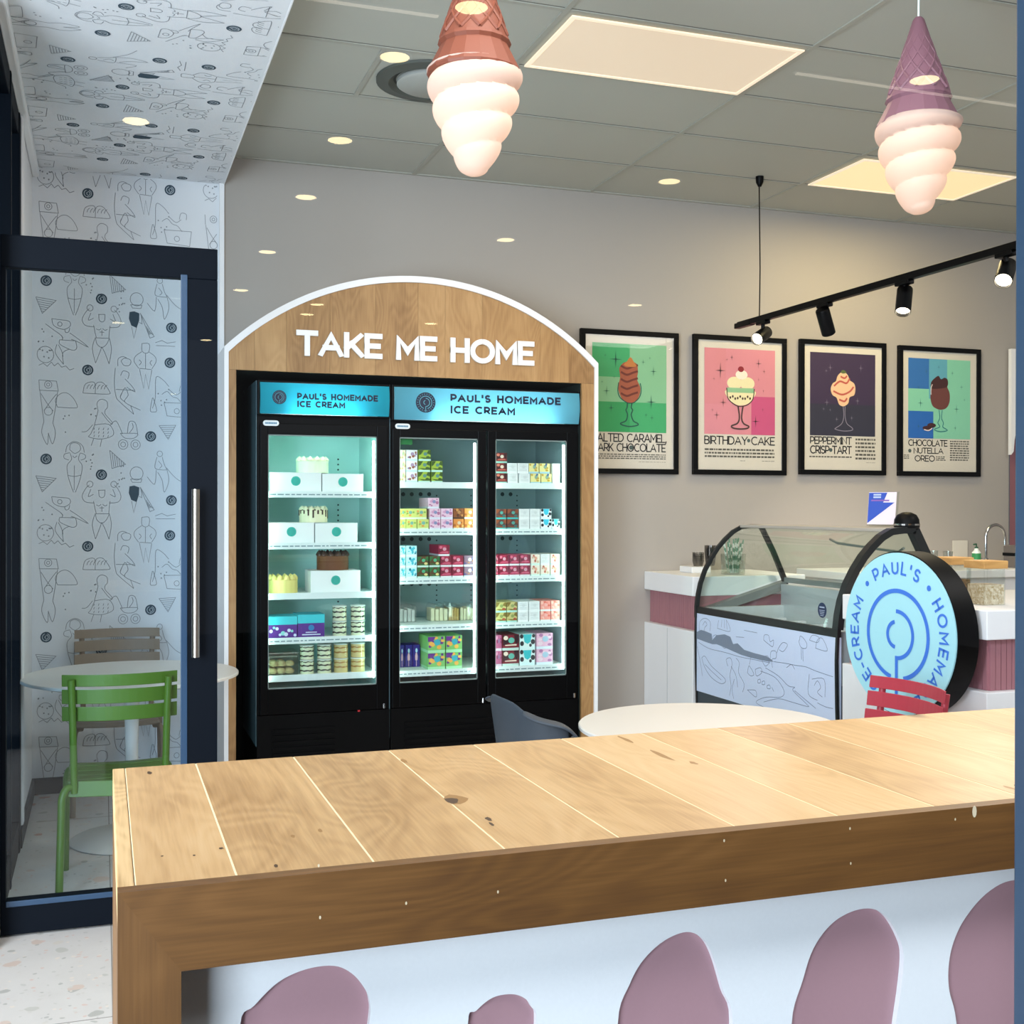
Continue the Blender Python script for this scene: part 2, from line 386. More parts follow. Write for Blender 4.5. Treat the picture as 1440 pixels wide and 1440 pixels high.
# bather with bun
C(384, 225, 388, 196, 412, 186, 438, 198, 442, 226, 412, 245, 384, 225); C(362, 240, 370, 205, 400, 182, 430, 184, 456, 206, 464, 240)
C(385, 242, 356, 250, 354, 272, 380, 282); C(440, 242, 468, 252, 468, 272, 444, 282); C(386, 245, 394, 278, 370, 312, 374, 366, 390, 420, 405, 460)
C(440, 245, 432, 278, 452, 312, 446, 366, 430, 420, 414, 460); S(409, 312, 408, 448); C(374, 366, 410, 372, 446, 364); C(400, 258, 410, 268, 424, 258)
# strongman
C(544, 448, 546, 478, 561, 489, 576, 478, 578, 448); S(540, 448, 580, 446); C(515, 470, 486, 482, 500, 442); C(607, 470, 636, 482, 622, 442)
C(520, 518, 470, 512, 452, 480, 472, 438, 492, 418); C(602, 518, 652, 512, 668, 480, 650, 438, 630, 418); STRAIGHT.append(circ(495, 414, 17)); STRAIGHT.append(circ(628, 414, 17))
C(515, 508, 522, 545, 530, 576); C(607, 508, 602, 545, 600, 576); C(530, 528, 545, 534, 557, 525); C(565, 525, 578, 534, 592, 528); S(561, 535, 561, 566); S(548, 545, 574, 545)
C(526, 580, 534, 612, 560, 630, 586, 612, 602, 580); S(522, 578, 606, 578); C(522, 582, 508, 640, 526, 718); C(526, 718, 552, 650, 560, 626); C(560, 626, 578, 660, 601, 720); C(601, 720, 614, 640, 604, 582)
# hat woman
C(286, 484, 298, 522, 350, 540, 386, 520, 380, 494, 332, 488, 286, 484); STRAIGHT.append(circ(330, 512, 12)); C(356, 538, 362, 556, 378, 552, 384, 530); C(252, 514, 292, 542, 335, 572, 346, 590)
C(384, 558, 432, 590, 486, 632, 430, 606, 392, 592); C(336, 572, 346, 586, 340, 600); S(328, 598, 416, 600); C(416, 600, 422, 640, 396, 652, 332, 624, 328, 600)
C(314, 624, 306, 672, 350, 732); C(350, 732, 346, 670, 384, 646); C(322, 625, 340, 660, 348, 690)
# ball and sand
STRAIGHT.append(circ(252, 682, 45, 20)); S(216, 742, 240, 730, 262, 746, 284, 722, 300, 742, 320, 726, 340, 748, 362, 740, 384, 762, 408, 752)
for q in ((236, 660), (262, 668), (244, 694), (270, 700)): STRAIGHT.append(circ(*q, 3, 5))
# tub figure
S(217, 822, 312, 826, 322, 880, 220, 878, 217, 822); STRAIGHT.append(circ(267, 846, 20)); STRAIGHT.append(circ(267, 846, 9, 8)); C(222, 880, 232, 960, 244, 1050); C(318, 884, 308, 960, 292, 1056)
C(228, 896, 262, 950, 294, 990); C(312, 896, 278, 940, 244, 990); STRAIGHT.append(circ(268, 992, 22)); C(244, 1050, 232, 1110, 262, 1174, 268, 1110); C(292, 1056, 306, 1110, 290, 1170, 268, 1112)
# bun, loaf
C(318, 968, 306, 930, 330, 896, 366, 888, 402, 914, 426, 962, 400, 970, 318, 968); C(456, 886, 470, 836, 520, 826, 524, 888); C(522, 840, 540, 824, 570, 828, 604, 874, 590, 888, 456, 886)
for x in (478, 496, 514): C(x, 862, x + 6, 846, x + 16, 838)
for x in (536, 556, 574): C(x, 862, x + 6, 846, x + 16, 838)
# wafers
for a, b, c in (((605, 225), (618, 326), (694, 302)), ((200, 370), (310, 384), (235, 458)), ((884, 1056), (980, 1052), (936, 1132))):
    S(*a, *b, *c, *a); STRAIGHT.extend(hatch(a, b, c))
# skirt man
STRAIGHT.append(circ(756, 352, 37, 16)); S(722, 384, 732, 402, 780, 402, 786, 384, 722, 384); S(728, 508, 740, 572, 756, 508); S(776, 428, 856, 556, 832, 566, 776, 428); S(770, 480, 786, 488, 782, 440)
for i in range(5): S(812 + i * 8, 500 + i * 12, 826 + i * 6, 548 - i * 2)
# runner
STRAIGHT.append(circ(888, 240, 16, 10)); C(872, 258, 860, 318, 894, 330, 930, 330); C(902, 258, 914, 300, 930, 330); C(880, 280, 900, 306, 886, 322); C(868, 332, 858, 412, 816, 370); C(930, 332, 940, 392, 914, 456, 902, 390, 876, 344); C(926, 318, 980, 376, 1040, 410)
# jacket man
C(786, 598, 826, 598, 826, 640, 806, 652, 786, 638, 786, 598); C(786, 644, 750, 670, 742, 700, 768, 738); C(826, 644, 860, 668, 866, 698, 842, 738); S(806, 654, 806, 738); S(772, 738, 840, 742); S(772, 742, 796, 850, 806, 770, 824, 852, 842, 744); C(770, 690, 782, 704, 770, 720); C(842, 690, 832, 704, 842, 720)
# swimmer man
C(650, 730, 652, 690, 676, 676, 700, 682); C(668, 700, 688, 684, 722, 694, 716, 722, 684, 724, 668, 700); C(636, 740, 630, 820, 640, 900, 662, 930, 740, 996); C(666, 782, 680, 756, 712, 766, 706, 800); C(690, 800, 730, 840, 746, 870, 700, 846); S(640, 860, 742, 862); C(664, 900, 690, 850, 708, 890, 690, 930, 778, 972); S(740, 996, 722, 948); C(672, 880, 664, 906, 692, 930)
# rower and carton
C(846, 960, 862, 900, 866, 786, 904, 796, 940, 834); C(846, 900, 834, 970, 850, 980, 870, 970, 850, 900); C(900, 880, 930, 862, 960, 890, 990, 900, 1016, 930); C(940, 850, 980, 880, 1010, 862); S(912, 926, 930, 1000, 1060, 1010, 1070, 926, 912, 926); STRAIGHT.append(circ(986, 972, 15)); C(1000, 862, 1010, 826, 1040, 830, 1040, 862)
# woman with pram
C(540, 980, 534, 940, 556, 918, 588, 928, 592, 960, 580, 976); C(540, 980, 528, 1030, 520, 1060); C(580, 976, 580, 1000, 620, 1046, 604, 1060); C(560, 990, 590, 1030, 612, 1052); C(522, 1060, 500, 1110, 490, 1128, 560, 1138, 626, 1112, 600, 1056, 522, 1060); C(450, 1100, 478, 1096, 510, 1060); S(516, 1136, 502, 1176); S(560, 1140, 552, 1180)
for i in range(12): S(520 + (i % 4) * 26, 1076 + (i // 4) * 20, 516 + (i % 4) * 26, 1088 + (i // 4) * 20)
C(612, 1054, 640, 1036, 664, 1078, 676, 1108); C(664, 1104, 760, 1104, 740, 1130, 690, 1130, 664, 1104); C(704, 1104, 714, 1040, 748, 1044, 762, 1104); C(716, 1100, 736, 1070, 730, 1044); STRAIGHT.append(circ(680, 1166, 27)); STRAIGHT.append(circ(750, 1166, 27)); STRAIGHT.append(circ(680, 1166, 14, 9)); STRAIGHT.append(circ(750, 1166, 14, 9))
# wash lines and sand
S(862, 590, 900, 576, 930, 590, 980, 580); S(866, 606, 976, 606)
rd = random.Random(3)
for i in range(44):
    x, y = rd.choice(((250, 600), (350, 1060), (505, 290), (510, 960), (690, 370), (900, 900))); x += rd.uniform(-40, 40); y += rd.uniform(-60, 60)
    STRAIGHT.append(circ(x, y, 2.6, 5))
DISCS = [(256, 278), (559, 361), (955, 502), (946, 700), (483, 758), (836, 1118)]
SKIRT = [(716, 425), (742, 420), (771, 430), (770, 470), (756, 512), (726, 500), (712, 462)]
TILE = [smooth_pts([Vector((a, b, 0)) for a, b in c], 4) for c in CURVED] + [[Vector((a, b, 0)) for a, b in c] for c in STRAIGHT]
PU, PV = 932 * .00091, 975 * .000965
def paper(mb, fr, u0, u1, v0, v1, iu, iv):
    """draw the repeat over the board FR within bounds; material 1 = fine ink, 2 = dark ink, 3 = pale ink"""
    for i in iu:
        for j in iv:
            T = lambda p: ((p[0] - 180) * .00091 + i * PU, -p[1] * .000965 + j * PV)
            for ln in TILE:
                for seg_ in clip_lines([[T(p) for p in ln]], u0, u1, v0, v1): mb.ribbon(seg_, .0030, fr, .0012, 1)
            for d in DISCS:
                a, b = T(d)
                if u0 + .03 < a < u1 - .03 and v0 + .03 < b < v1 - .03:
                    mb.disc(a, b, .0285, fr, .0014, 2)
                    for rr, q0, q1 in ((.019, 110, 430), (.011, -90, 90), (.006, 90, 270)): mb.ribbon(arc(a, b, rr, q0, q1, 10), .0032, fr, .0022, 3)
                    mb.ribbon([(a, b - .011), (a, b - .022)], .0022, fr, .002, 3)
            sk = [T(p) for p in SKIRT]
            if all(u0 < p[0] < u1 and v0 < p[1] < v1 for p in sk): mb.poly(sk, fr, .0014, 2)
PAPER = [WALLP, INK, INKD, mat('wallpaper_pale_ink', 'c3ccd2', .8, spec=.1)]
b = MB().box(XL - .2, XS, YW, YW + .15, 0, ZS)
frw = Frame((XL, YW, EYE + 380 * .003861))
paper(b, frw, .012, XS - XL - .03, .05 - frw.o.z, ZS - frw.o.z - .006, range(-1, 2), range(-4, 3))
b.build('wall_papered', PAPER, kind='structure')
# soffit: the same paper lies on its underside, heads toward the left
lm = atZ(209, 107, ZS)
A_ = lm.x - 465 * .000965; B_ = lm.y + (742 - 180) * .00091
frs = Frame((A_, B_, ZS), (0, -1, 0), (-1, 0, 0), (0, 0, -1))
b = MB().box(XL, XS, 1.0, YW, ZS, ZC + .1)
paper(b, frs, B_ - YW + .01, B_ - 3.0, A_ - XS + .012, A_ - XL - .012, range(-4, 4), range(-2, 3))
b.build('ceiling_soffit', PAPER, kind='structure')
MB().box(XS - .022, XS + .004, YW - .02, YW, 0, ZS).build('trim_corner', WTRIM, kind='structure')
MB().box(XS, XS + .006, 1.0, YW, ZS - .002, ZC).build('trim_soffit', WTRIM, kind='structure')
# left side: white return, cornice, tall navy sidelight
MB().box(XL - .2, XL, 5.63, YW, 0, ZS).box(XL - .2, XL, 1.0, 5.63, 3.235, ZS).build('wall_left', WTRIM, kind='structure')
MB().box(XL, XL + .035, 1.2, YW, ZS - .05, ZS).box(XL, XL + .02, 5.63, 5.7, .1, ZS - .05).build('trim_left', WTRIM, bevel=.008, kind='structure')
b = MB()
for y0, y1 in ((4.36, 4.46), (5.03, 5.07), (5.55, 5.63)): b.box(XL - .1, XL + .01, y0, y1, 0, 3.235)
b.box(XL - .1, XL + .005, 4.4, 5.6, 3.14, 3.235); b.box(XL - .1, XL + .005, 4.4, 5.6, 0, .14)
w2 = b.build('window_2', NAVY, bevel=.004, kind='structure')
MB().box(XL - .052, XL - .0515, 4.4, 5.6, .1, 3.2).build('pane', glass('side_glazing', (.62, .72, .78), 1.2), w2)
MB().box(XL, XS - .02, YW - .014, YW, 0, .085).box(XL, XL + .014, 5.63, YW - .014, 0, .085).build('baseboard_back', mat('dark_baseboard', '0d161f', .5, spec=.2), kind='structure')

# main wall with a niche behind the chillers
NX0, NX1, NZ = .66, 2.69, 2.30
WR = 6.03
ZAR = atY(1418, 492, YW).z
b = MB().box(XS, NX0, YW, YW + .15, 0, ZC).box(NX1, WR, YW, YW + .15, 0, ZC).box(NX0, NX1, YW, YW + .15, NZ, ZC).box(WR, WR + 1.95, YW, YW + .15, ZAR, ZC)
b.build('wall_back', GREYW, kind='structure')
DARKN = mat('shaded_recess_lining', '1a2824', .7)  # dark lining; its green-black also carries the shade inside the opening
MB().box(NX0, NX1, YW + .38, YW + .43, 0, NZ).box(NX0 - .05, NX0, YW, YW + .43, 0, NZ).box(NX1, NX1 + .05, YW, YW + .43, 0, NZ).box(NX0, NX1, YW + .0, YW + .43, NZ, NZ + .05).build('wall_niche', DARKN, kind='structure')
MAUVE = mat('mauve_paint', '8f5e66', .6)
# far right: white jamb with a mauve arched opening
frr = Frame((WR, YW - .03, 0))
MB().poly([(0, 0), (1.9, 0), (1.9, ZAR), (0, ZAR)], frr, -.02, 0).build('wall_right_mauve', MAUVE, kind='structure')
xa = atY(1418, 560, YW - .03).x - WR; xb = atY(1424, 600, YW - .03).x - WR
arcpts = [(xa, 0), (xa, atY(1418, 640, YW).z)] + arc(xa + .62, atY(1418, 640, YW).z, .6, 178, 100, 10, .62)
MB().prism([(xa, atY(1418, 492, YW).z), (xa + 1.2, atY(1418, 492, YW).z)] + [(p[0], p[1]) for p in arcpts[::-1]][:-1], frr, 0, .03).build('trim_arch', WTRIM, kind='structure')
MB().box(WR + 1.9, WR + 2.05, 1.0, YW + .2, 0, ZC).build('wall_right', GREYW, kind='structure')

# tile ceiling
TILEC = mat('ceiling_board', 'b9bab1', .85, spec=.1, bump=.08, bscale=500)
cb = MB()
rows = [4.27 + .6085 * k - 4 * .6085 for k in range(-1, 9)]
rows = [y for y in rows if .9 < y < YW] + [YW]
cols = [.589 + 1.121 * k for k in range(0, 7)]
cb.box(XS, WR + 2.0, 1.0, YW + .1, ZC, ZC + .05)
cb.build('ceiling', TILEC, kind='structure')
tb = MB()
for y in rows[:-1]: tb.box(XS, WR + 1.9, y - .011, y + .011, ZC - .006, ZC + .001)
for x in cols[1:]: tb.box(x - .012, x + .012, 1.0, YW, ZC - .0065, ZC + .001)
y0v, y1v = 4.27 + .6085, 4.27 + 2 * .6085
tb.box(1.127 - .011, 1.127 + .011, y0v, y1v, ZC - .0065, ZC + .001)
tb.box(XS, WR + 1.9, YW - .02, YW, ZC - .007, ZC + .001)
tb.build('ceiling_grid', mat('ceiling_grid_metal', 'a9a99f', .5), kind='structure')
tg = MB()
for y in rows[:-1]: tg.box(XS, WR + 1.9, y - .0155, y - .011, ZC - .0015, ZC + .001)
tg.build('ceiling_shadow_gap', mat('ceiling_gap_shade', '6a6a62', .9), kind='structure')  # strip coloured dark to draw the shadow line beside each row bar

# ceiling light panels
def panel(x0, x1, y0, y1, col, strength, label):
    t = thing('ceiling_light_panel', label, 'ceiling light', ((x0 + x1) / 2, (y0 + y1) / 2, ZC - .012), group='recessed ceiling light panels')
    fr = MB()
    for a in ((x0, x1, y0, y0 + .02), (x0, x1, y1 - .02, y1), (x0, x0 + .02, y0 + .02, y1 - .02), (x1 - .02, x1, y0 + .02, y1 - .02)): fr.box(*a, ZC - .014, ZC - .0075)
    fr.build('frame', mat('panel_edge', 'f7e6cc', .5, emit='ffeccf', estr=.5), t)
    l = area('panel_light', ((x0 + x1) / 2, (y0 + y1) / 2, ZC - .03), ((x0 + x1) / 2, (y0 + y1) / 2, 0), x1 - x0 - .08, y1 - y0 - .08, 26, srgb(col)[:3]); l.parent = t; l.location = (0, 0, -.02)
    MB().box(x0 + .02, x1 - .02, y0 + .02, y1 - .02, ZC - .011, ZC - .0075).build('diffuser', mat('panel_diffuser_' + col, 'b8b0a4', .6, emit=col, estr=strength), t)
panel(1.745, 2.805, 4.295, 4.855, 'f3d8b6', .58, 'large peach ceiling panel light between the two cone pendants')
panel(3.985, 5.045, 4.27 + 2 * .6085 + .03, 4.27 + 3 * .6085 - .03, 'ffe6a8', .78, 'yellow ceiling panel light above the framed posters, partly hidden by the pink cone pendant')
# round air vent
vc = Vector((1.127 + (1.71 - 1.127) / 2, (y0v + y1v) / 2, ZC))
v = thing('ceiling_air_vent', 'round white air vent in a ceiling tile behind the terracotta cone pendant', 'air vent', (vc.x, vc.y, ZC - .02))
MB().lathe([(.255, 0), (.255, -.012), (.20, -.02), (.175, .0)], (vc.x, vc.y, ZC - .001), 40, capped=False).build('outer_ring', mat('vent_grey', '50544f', .6), v, smooth=True)
MB().lathe([(.205, -.0015), (.165, -.0015)], (vc.x, vc.y, ZC - .0005), 40, capped=False).build('gap', mat('vent_gap', '2e322f', .8), v)
MB().lathe([(.0, -.03), (.15, -.03), (.162, -.022), (.16, -.004)], (vc.x, vc.y, ZC - .001), 40, capped=False).build('centre_plate', mat('vent_plate', 'a9aba6', .6), v, smooth=True)

# glazed navy door standing in front of the papered alcove
YD = 4.50
d1 = thing('door_1', 'navy framed glass door', 'door', (.03, YD, 0)); del d1['label']; del d1['category']; d1['kind'] = 'structure'
gx1 = atY(258, 800, YD).x; gx0 = atY(9, 800, YD).x; gz1 = atY(200, 389, YD).z; gz0 = atY(80, 1258, YD).z; dx1 = atY(305, 700, YD).x; dz1 = atY(200, 345, YD).z
dx0 = XL + .012
b = MB().box(dx0, dx1, YD - .025, YD + .025, gz1, dz1).box(dx0, dx1, YD - .025, YD + .025, .008, gz0).box(dx0, gx0, YD - .025, YD + .025, gz0, gz1).box(gx1, dx1, YD - .025, YD + .025, gz0, gz1)
b.build('door_frame', NAVY, d1, bevel=.003)
b = MB().box(gx1 - .012, gx1 + .012, YD - .03, YD - .024, gz0 - .012, gz1 + .012).box(gx0, gx1, YD - .03, YD - .024, gz0 - .02, gz0)
b.build('glazing_bead', mat('navy_bead', '27405a', .3), d1, bevel=.002)
DG = glass('door_glass', (.83, .93, .985), 1.2)
MB().poly([(gx0, gz0), (gx1, gz0), (gx1, gz1), (gx0, gz1)], Frame((0, YD, 0))).build('glass', DG, d1)
hx = atY(275, 800, YD - .07).x
ht, hb = atY(275, 688, YD - .07).z, atY(275, 924, YD - .07).z
h = MB().tube([(hx, YD - .075, hb), (hx, YD - .075, ht)], .0145, 14)
for z in (hb + .09, ht - .08): h.tube([(hx, YD - .075, z), (hx, YD - .02, z)], .008, 10)
h.build('pull_handle', STEEL, d1, smooth=True)
h2 = MB().tube([(hx + .005, YD + .075, hb), (hx + .005, YD + .075, ht)], .0145, 14)
for z in (hb + .09, ht - .08): h2.tube([(hx + .005, YD + .075, z), (hx + .005, YD + .02, z)], .008, 10)
h2.build('pull_handle', STEEL, d1, smooth=True)

# ================================================================== BAR COUNTER
HC = .44; ZT = EYE - HC
YF_, YB_ = 3.215 * HC, 4.755 * HC
CX0, CX1 = .0165, 2.35
OAK = wood('oak_top', 1, '987042', 'c39a68', 'd5b183', .42, coat=.1)
OAKX = wood('oak_edge_shaded', 0, '4a2d14', '6b4720', '855b2f', .5, knots=False)  # oak of the top made darker, so the front's shade is partly in colour
OAKZ = wood('oak_leg_shaded', 2, '4d3116', '6e4a24', '885f34', .5, knots=False)  # darkened like the apron, shade of the front mixed into the wood colour
OAKY = wood('oak_side', 1, '8f6a3c', 'd3ae7c', 'e2c08f', .5, knots=False)
bar = thing('bar_counter', 'oak topped bar counter with white front panel cut with mauve rounded shapes', 'counter', (1.18, (YF_ + YB_) / 2, 0))
xs = [.036, .345 * HC, .7255 * HC, 1.117 * HC, 1.484 * HC, 1.884 * HC, 2.265 * HC, 2.645 * HC, 3.02 * HC, 3.41 * HC, 3.79 * HC, 4.17 * HC, 4.55 * HC, 4.93 * HC, CX1]
b = MB()
for i in range(len(xs) - 1): b.box(xs[i] + .0013, xs[i + 1] - .0013, YF_ + .022, YB_, ZT - .022, ZT)
frt = Frame((0, 0, ZT), (1, 0, 0), (0, 1, 0)); rk = random.Random(11)
for px, py, a_, c_k, dk in ((635, 1126, .012, .017, 1), (642, 1124, .02, .03, 2), (687, 1152, .004, .012, 1), (691, 1159, .003, .010, 1), (311, 1193, .0035, .005, 1), (388, 1218, .003, .007, 1), (228, 1204, .002, .003, 1), (273, 1203, .002, .003, 1), (412, 1176, .003, .008, 2), (450, 1168, .003, .01, 2), (210, 1087, .004, .012, 1), (975, 1073, .006, .014, 2), (568, 1070, .005, .02, 2), (1420, 1108, .005, .016, 2), (1432, 1106, .004, .012, 1), (880, 1040, .005, .04, 2), (930, 1062, .006, .05, 2)):
    p = atZ(px, py, ZT); n = 11
    b.poly([(p.x + a_ * rk.uniform(.7, 1.15) * math.cos(2 * math.pi * k / n), p.y + c_k * rk.uniform(.7, 1.15) * math.sin(2 * math.pi * k / n)) for k in range(n)], frt, .0003 if dk == 1 else .0002, dk)
b.build('top_boards', [OAK, mat('knot_dark', '4a3320', .6), mat('knot_brown', '99703f', .5)], bar, bevel=.0006)
MB().box(xs[0], CX1, YF_ + .024, YB_ - .002, ZT - .03, ZT - .0004).build('board_seam', mat('pale_seam', 'f2dcb4', .5), bar)
b = MB()
fre = Frame((0, YF_, 0))
ap = ZT - .0985
lx = atY(255, 1360, YF_).x
b = MB()
b.prism([(CX0, ZT), (CX1, ZT), (CX1, ap), (lx, ap)], fre, -.022, 0)
p = atY(1370, 1141, YF_); b.disc(p.x, p.z, .004, fre, .0006, 1, 10, .009)
for x, y in ((448, 1217), (450, 1290), (700, 1254), (571, 1270), (1020, 1238), (1018, 1182), (1196, 1214), (1343, 1152), (1195, 1165)):
    p = atY(x, y, YF_); b.disc(p.x, p.z, .0013, fre, .0006, 1, 7, .0022)
b.build('front_apron', [OAKX, mat('paint_chip', 'd6c6a8', .6)], bar)
b = MB(); b.prism([(CX0, ZT), (lx, ap), (lx, 0), (CX0, 0)], fre, -.022, 0); b.build('leg_facing', OAKZ, bar, bevel=.002)
b = MB().box(CX0, xs[0] - .0008, YF_ + .022, YB_, ZT - .05, ZT); b.build('top_edge_board', OAKY, bar, bevel=.0015)
b = MB().box(CX0, lx, YF_ + .022, YB_, 0, ZT - .05); b.build('end_panel', OAKZ, bar)
YP = YF_ + .085
def blob(px, low):
    pts = [atY(x, y, YP) for x, y in px]; a, z = pts[0], pts[-1]; m = (a.x + z.x) / 2
    pts = pts + [Vector((z.x - .005 + (m - z.x) * .15, YP, z.z - low * .45)), Vector((m + (z.x - m) * .35, YP, z.z - low * .92)), Vector((m, YP, z.z - low)), Vector((m + (a.x - m) * .4, YP, a.z - low * .9)), Vector((a.x + (m - a.x) * .12, YP, a.z - low * .45))]
    return [(p.x, p.y) for p in smooth_pts([Vector((p.x, p.z, 0)) for p in pts], 5, closed=True)]
c1 = lambda L: [(100 + .4861 * x, 980 + .4861 * y) for x, y in L]
c2 = lambda L: [(740 + .4861 * x, 980 + .4861 * y) for x, y in L]
BL = [blob(c1([(490, 945), (530, 893), (600, 825), (680, 788), (760, 778), (812, 800), (848, 842), (863, 880), (862, 946)]), .22),
      blob(c1([(1148, 946), (1172, 908), (1220, 870), (1275, 860), (1312, 872), (1332, 898), (1346, 946)]), .3),
      blob(c2([(265, 946), (300, 830), (340, 760), (400, 705), (465, 680), (510, 700), (540, 750), (570, 850), (597, 946)]), .33),
      blob(c2([(768, 946), (800, 820), (830, 730), (880, 660), (940, 622), (1000, 613), (1045, 640), (1080, 700), (1092, 750), (1085, 840), (1070, 946)]), .26),
      blob(c2([(1245, 946), (1224, 850), (1222, 780), (1236, 710), (1270, 640), (1330, 570), (1400, 532), (1480, 540), (1560, 620), (1590, 740), (1570, 946)]), .34)]
cu = bpy.data.curves.new('cut', 'CURVE'); cu.dimensions = '2D'; cu.fill_mode = 'BOTH'; cu.extrude = .005
for poly in [[(lx, .0), (CX1, .0), (CX1, ap + .02), (lx, ap + .02)]] + BL:
    s_pl = cu.splines.new('POLY'); s_pl.points.add(len(poly) - 1); s_pl.use_cyclic_u = True
    for q, p in zip(s_pl.points, poly): q.co = (p[0], p[1], 0, 1)
co = bpy.data.objects.new('cut', cu); sc.collection.objects.link(co)
dg = bpy.context.evaluated_depsgraph_get(); me = bpy.data.meshes.new_from_object(co.evaluated_get(dg))
bpy.data.objects.remove(co)
me.transform(Matrix(((1, 0, 0, -bar.location.x), (0, 0, -1, YP + .005 - bar.location.y), (0, 1, 0, 0), (0, 0, 0, 1)))); me.name = 'front_panel'
me.materials.clear(); me.materials.append(mat('bar_white_panel', 'eef1f4', .4)); o = bpy.data.objects.new('front_panel', me); sc.collection.objects.link(o); o.parent = bar
MB().box(lx, CX1, YP + .0102, YP + .02, 0, ap + .02).build('backing_panel', mat('mauve_backing', 'b08a92', .5), bar)
# ================================================================== CONE PENDANT LAMPS
def pendant(px, ybot, col, label, phase, cordcol):
    Y = 3.4; p = atY(px, ybot, Y); t = thing('ice_cream_cone_pendant_lamp', label, 'pendant lamp', (p.x, Y, p.z), group='ice cream cone pendant lamps'); z0 = p.z; cx = p.x
    SH, R0 = .322, .146
    # waffle cone with raised lattice
    zc0, zc1 = z0 + .405, z0 + .685
    m = mat('cone_' + col, col, .55)
    b = MB(); b.lathe([(.104, zc0), (.098, zc0 + .02), (.02, zc1 - .01), (.012, zc1)], (cx, Y, 0), 32)
    for k in range(11):
        for sgn in (1, -1):
            pts = []
            for i in range(15):
                f = i / 14; a = 2 * math.pi * k / 11 + sgn * f * 2.3; r = .101 + (.016 - .101) * f
                pts.append((cx + r * math.cos(a), Y + r * math.sin(a), zc0 + .012 + (zc1 - zc0 - .02) * f))
            b.tube(pts, [.0062 - .0042 * i / 14 for i in range(15)], 5)
    b.build('waffle_cone', m, t, smooth=True, ang=50)
    b = MB(); n = 18; vs = []
    prof = [(.108, z0 + .408), (.112, z0 + .398), (.104, z0 + .388), (.145, z0 + .308), (.141, z0 + .300), (.09, z0 + .302)]
    b.lathe(prof, (cx, Y, 0), n, capped=False)
    b.build('cup_rim', m, t)
    # swirl shade
    TH, TV = 48, 70; vs = []; fs = []
    for j in range(TV + 1):
        tt = j / TV; env = R0 * (1 - .77 * tt ** 1.9)
        if tt > .93: env *= math.sqrt(max(0, 1 - ((tt - .93) / .07) ** 2)) * .98 + .02
        for i in range(TH):
            th = 2 * math.pi * i / TH; s = 4.15 * tt ** .93 + th / (2 * math.pi) + phase; fr_ = s - math.floor(s)
            r = env * (.835 + .175 * math.sin(math.pi * fr_) ** .5)
            if tt < .04: r = min(r, .139 + tt * .5)
            vs.append((cx + r * math.cos(th), Y + r * math.sin(th), z0 + SH * (1 - tt)))
    fs = [(j * TH + i, j * TH + (i + 1) % TH, (j + 1) * TH + (i + 1) % TH, (j + 1) * TH + i) for j in range(TV) for i in range(TH)]
    MB().add(vs, fs + [tuple(TV * TH + i for i in range(TH))]).build('swirl_shade', SHADE, t, smooth=True, ang=60)
    MB().tube([(cx, Y, zc1 - .01), (cx + .001, Y, ZC - .03)], .0035, 8).build('cord', mat('cord_' + cordcol, cordcol, .5), t)
    MB().lathe([(.05, ZC - .001), (.05, ZC - .02), (.012, ZC - .03)], (cx, Y, 0), 24).build('ceiling_cup', WTRIM, t, smooth=True)
    for dz, e, rad in ((.215, .33, .03), (.11, .024, .02)):
        l = bpy.data.lights.new('pendant_bulb', 'POINT'); l.energy = e; l.color = (1, .74, .52); l.shadow_soft_size = rad
        lo = bpy.data.objects.new('pendant_bulb', l); sc.collection.objects.link(lo); lo.parent = t; lo.location = (0, 0, dz)
SHADE = translucent('opal_shade', 'f3dfd2', .42)
pendant(667, 248, '7a412e', 'terracotta ice cream cone pendant lamp with glowing swirl, beside the peach ceiling panel', .15, 'cfd8d6')
pendant(1291, 302, '7d5764', 'pink ice cream cone pendant lamp on a white cord with glowing swirl', .55, 'dfe8e6')

# ================================================================== TRACK LIGHT
XT, ZR = 3.64, EYE + 1.112
tr = thing('track_light', 'black ceiling track light with four spot heads above the framed posters', 'track light', (XT, 5.0, ZR))
MB().box(XT - .018, XT + .018, 3.3, 6.27, ZR - .017, ZR + .017).build('rail', BLACK, tr, bevel=.003)
MB().box(XT - .02, XT + .02, 6.12, 6.3, ZR - .02, ZR + .012).build('end_feed', BLACK, tr, bevel=.004)
for yy in (6.04, 3.5):
    MB().tube([(XT, yy, ZR), (XT + .004, yy, ZR + .3), (XT - .003, yy, ZC - .05)], .004, 6).build('suspension_wire', BLACK, tr)
    MB().lathe([(.024, ZC - .001), (.022, ZC - .035), (.01, ZC - .06)], (XT, yy, 0), 16).build('wire_cup', BLACK, tr, smooth=True)
LENS = mat('spot_lens', 'fff2d8', .3, emit='fff0d0', estr=9.)
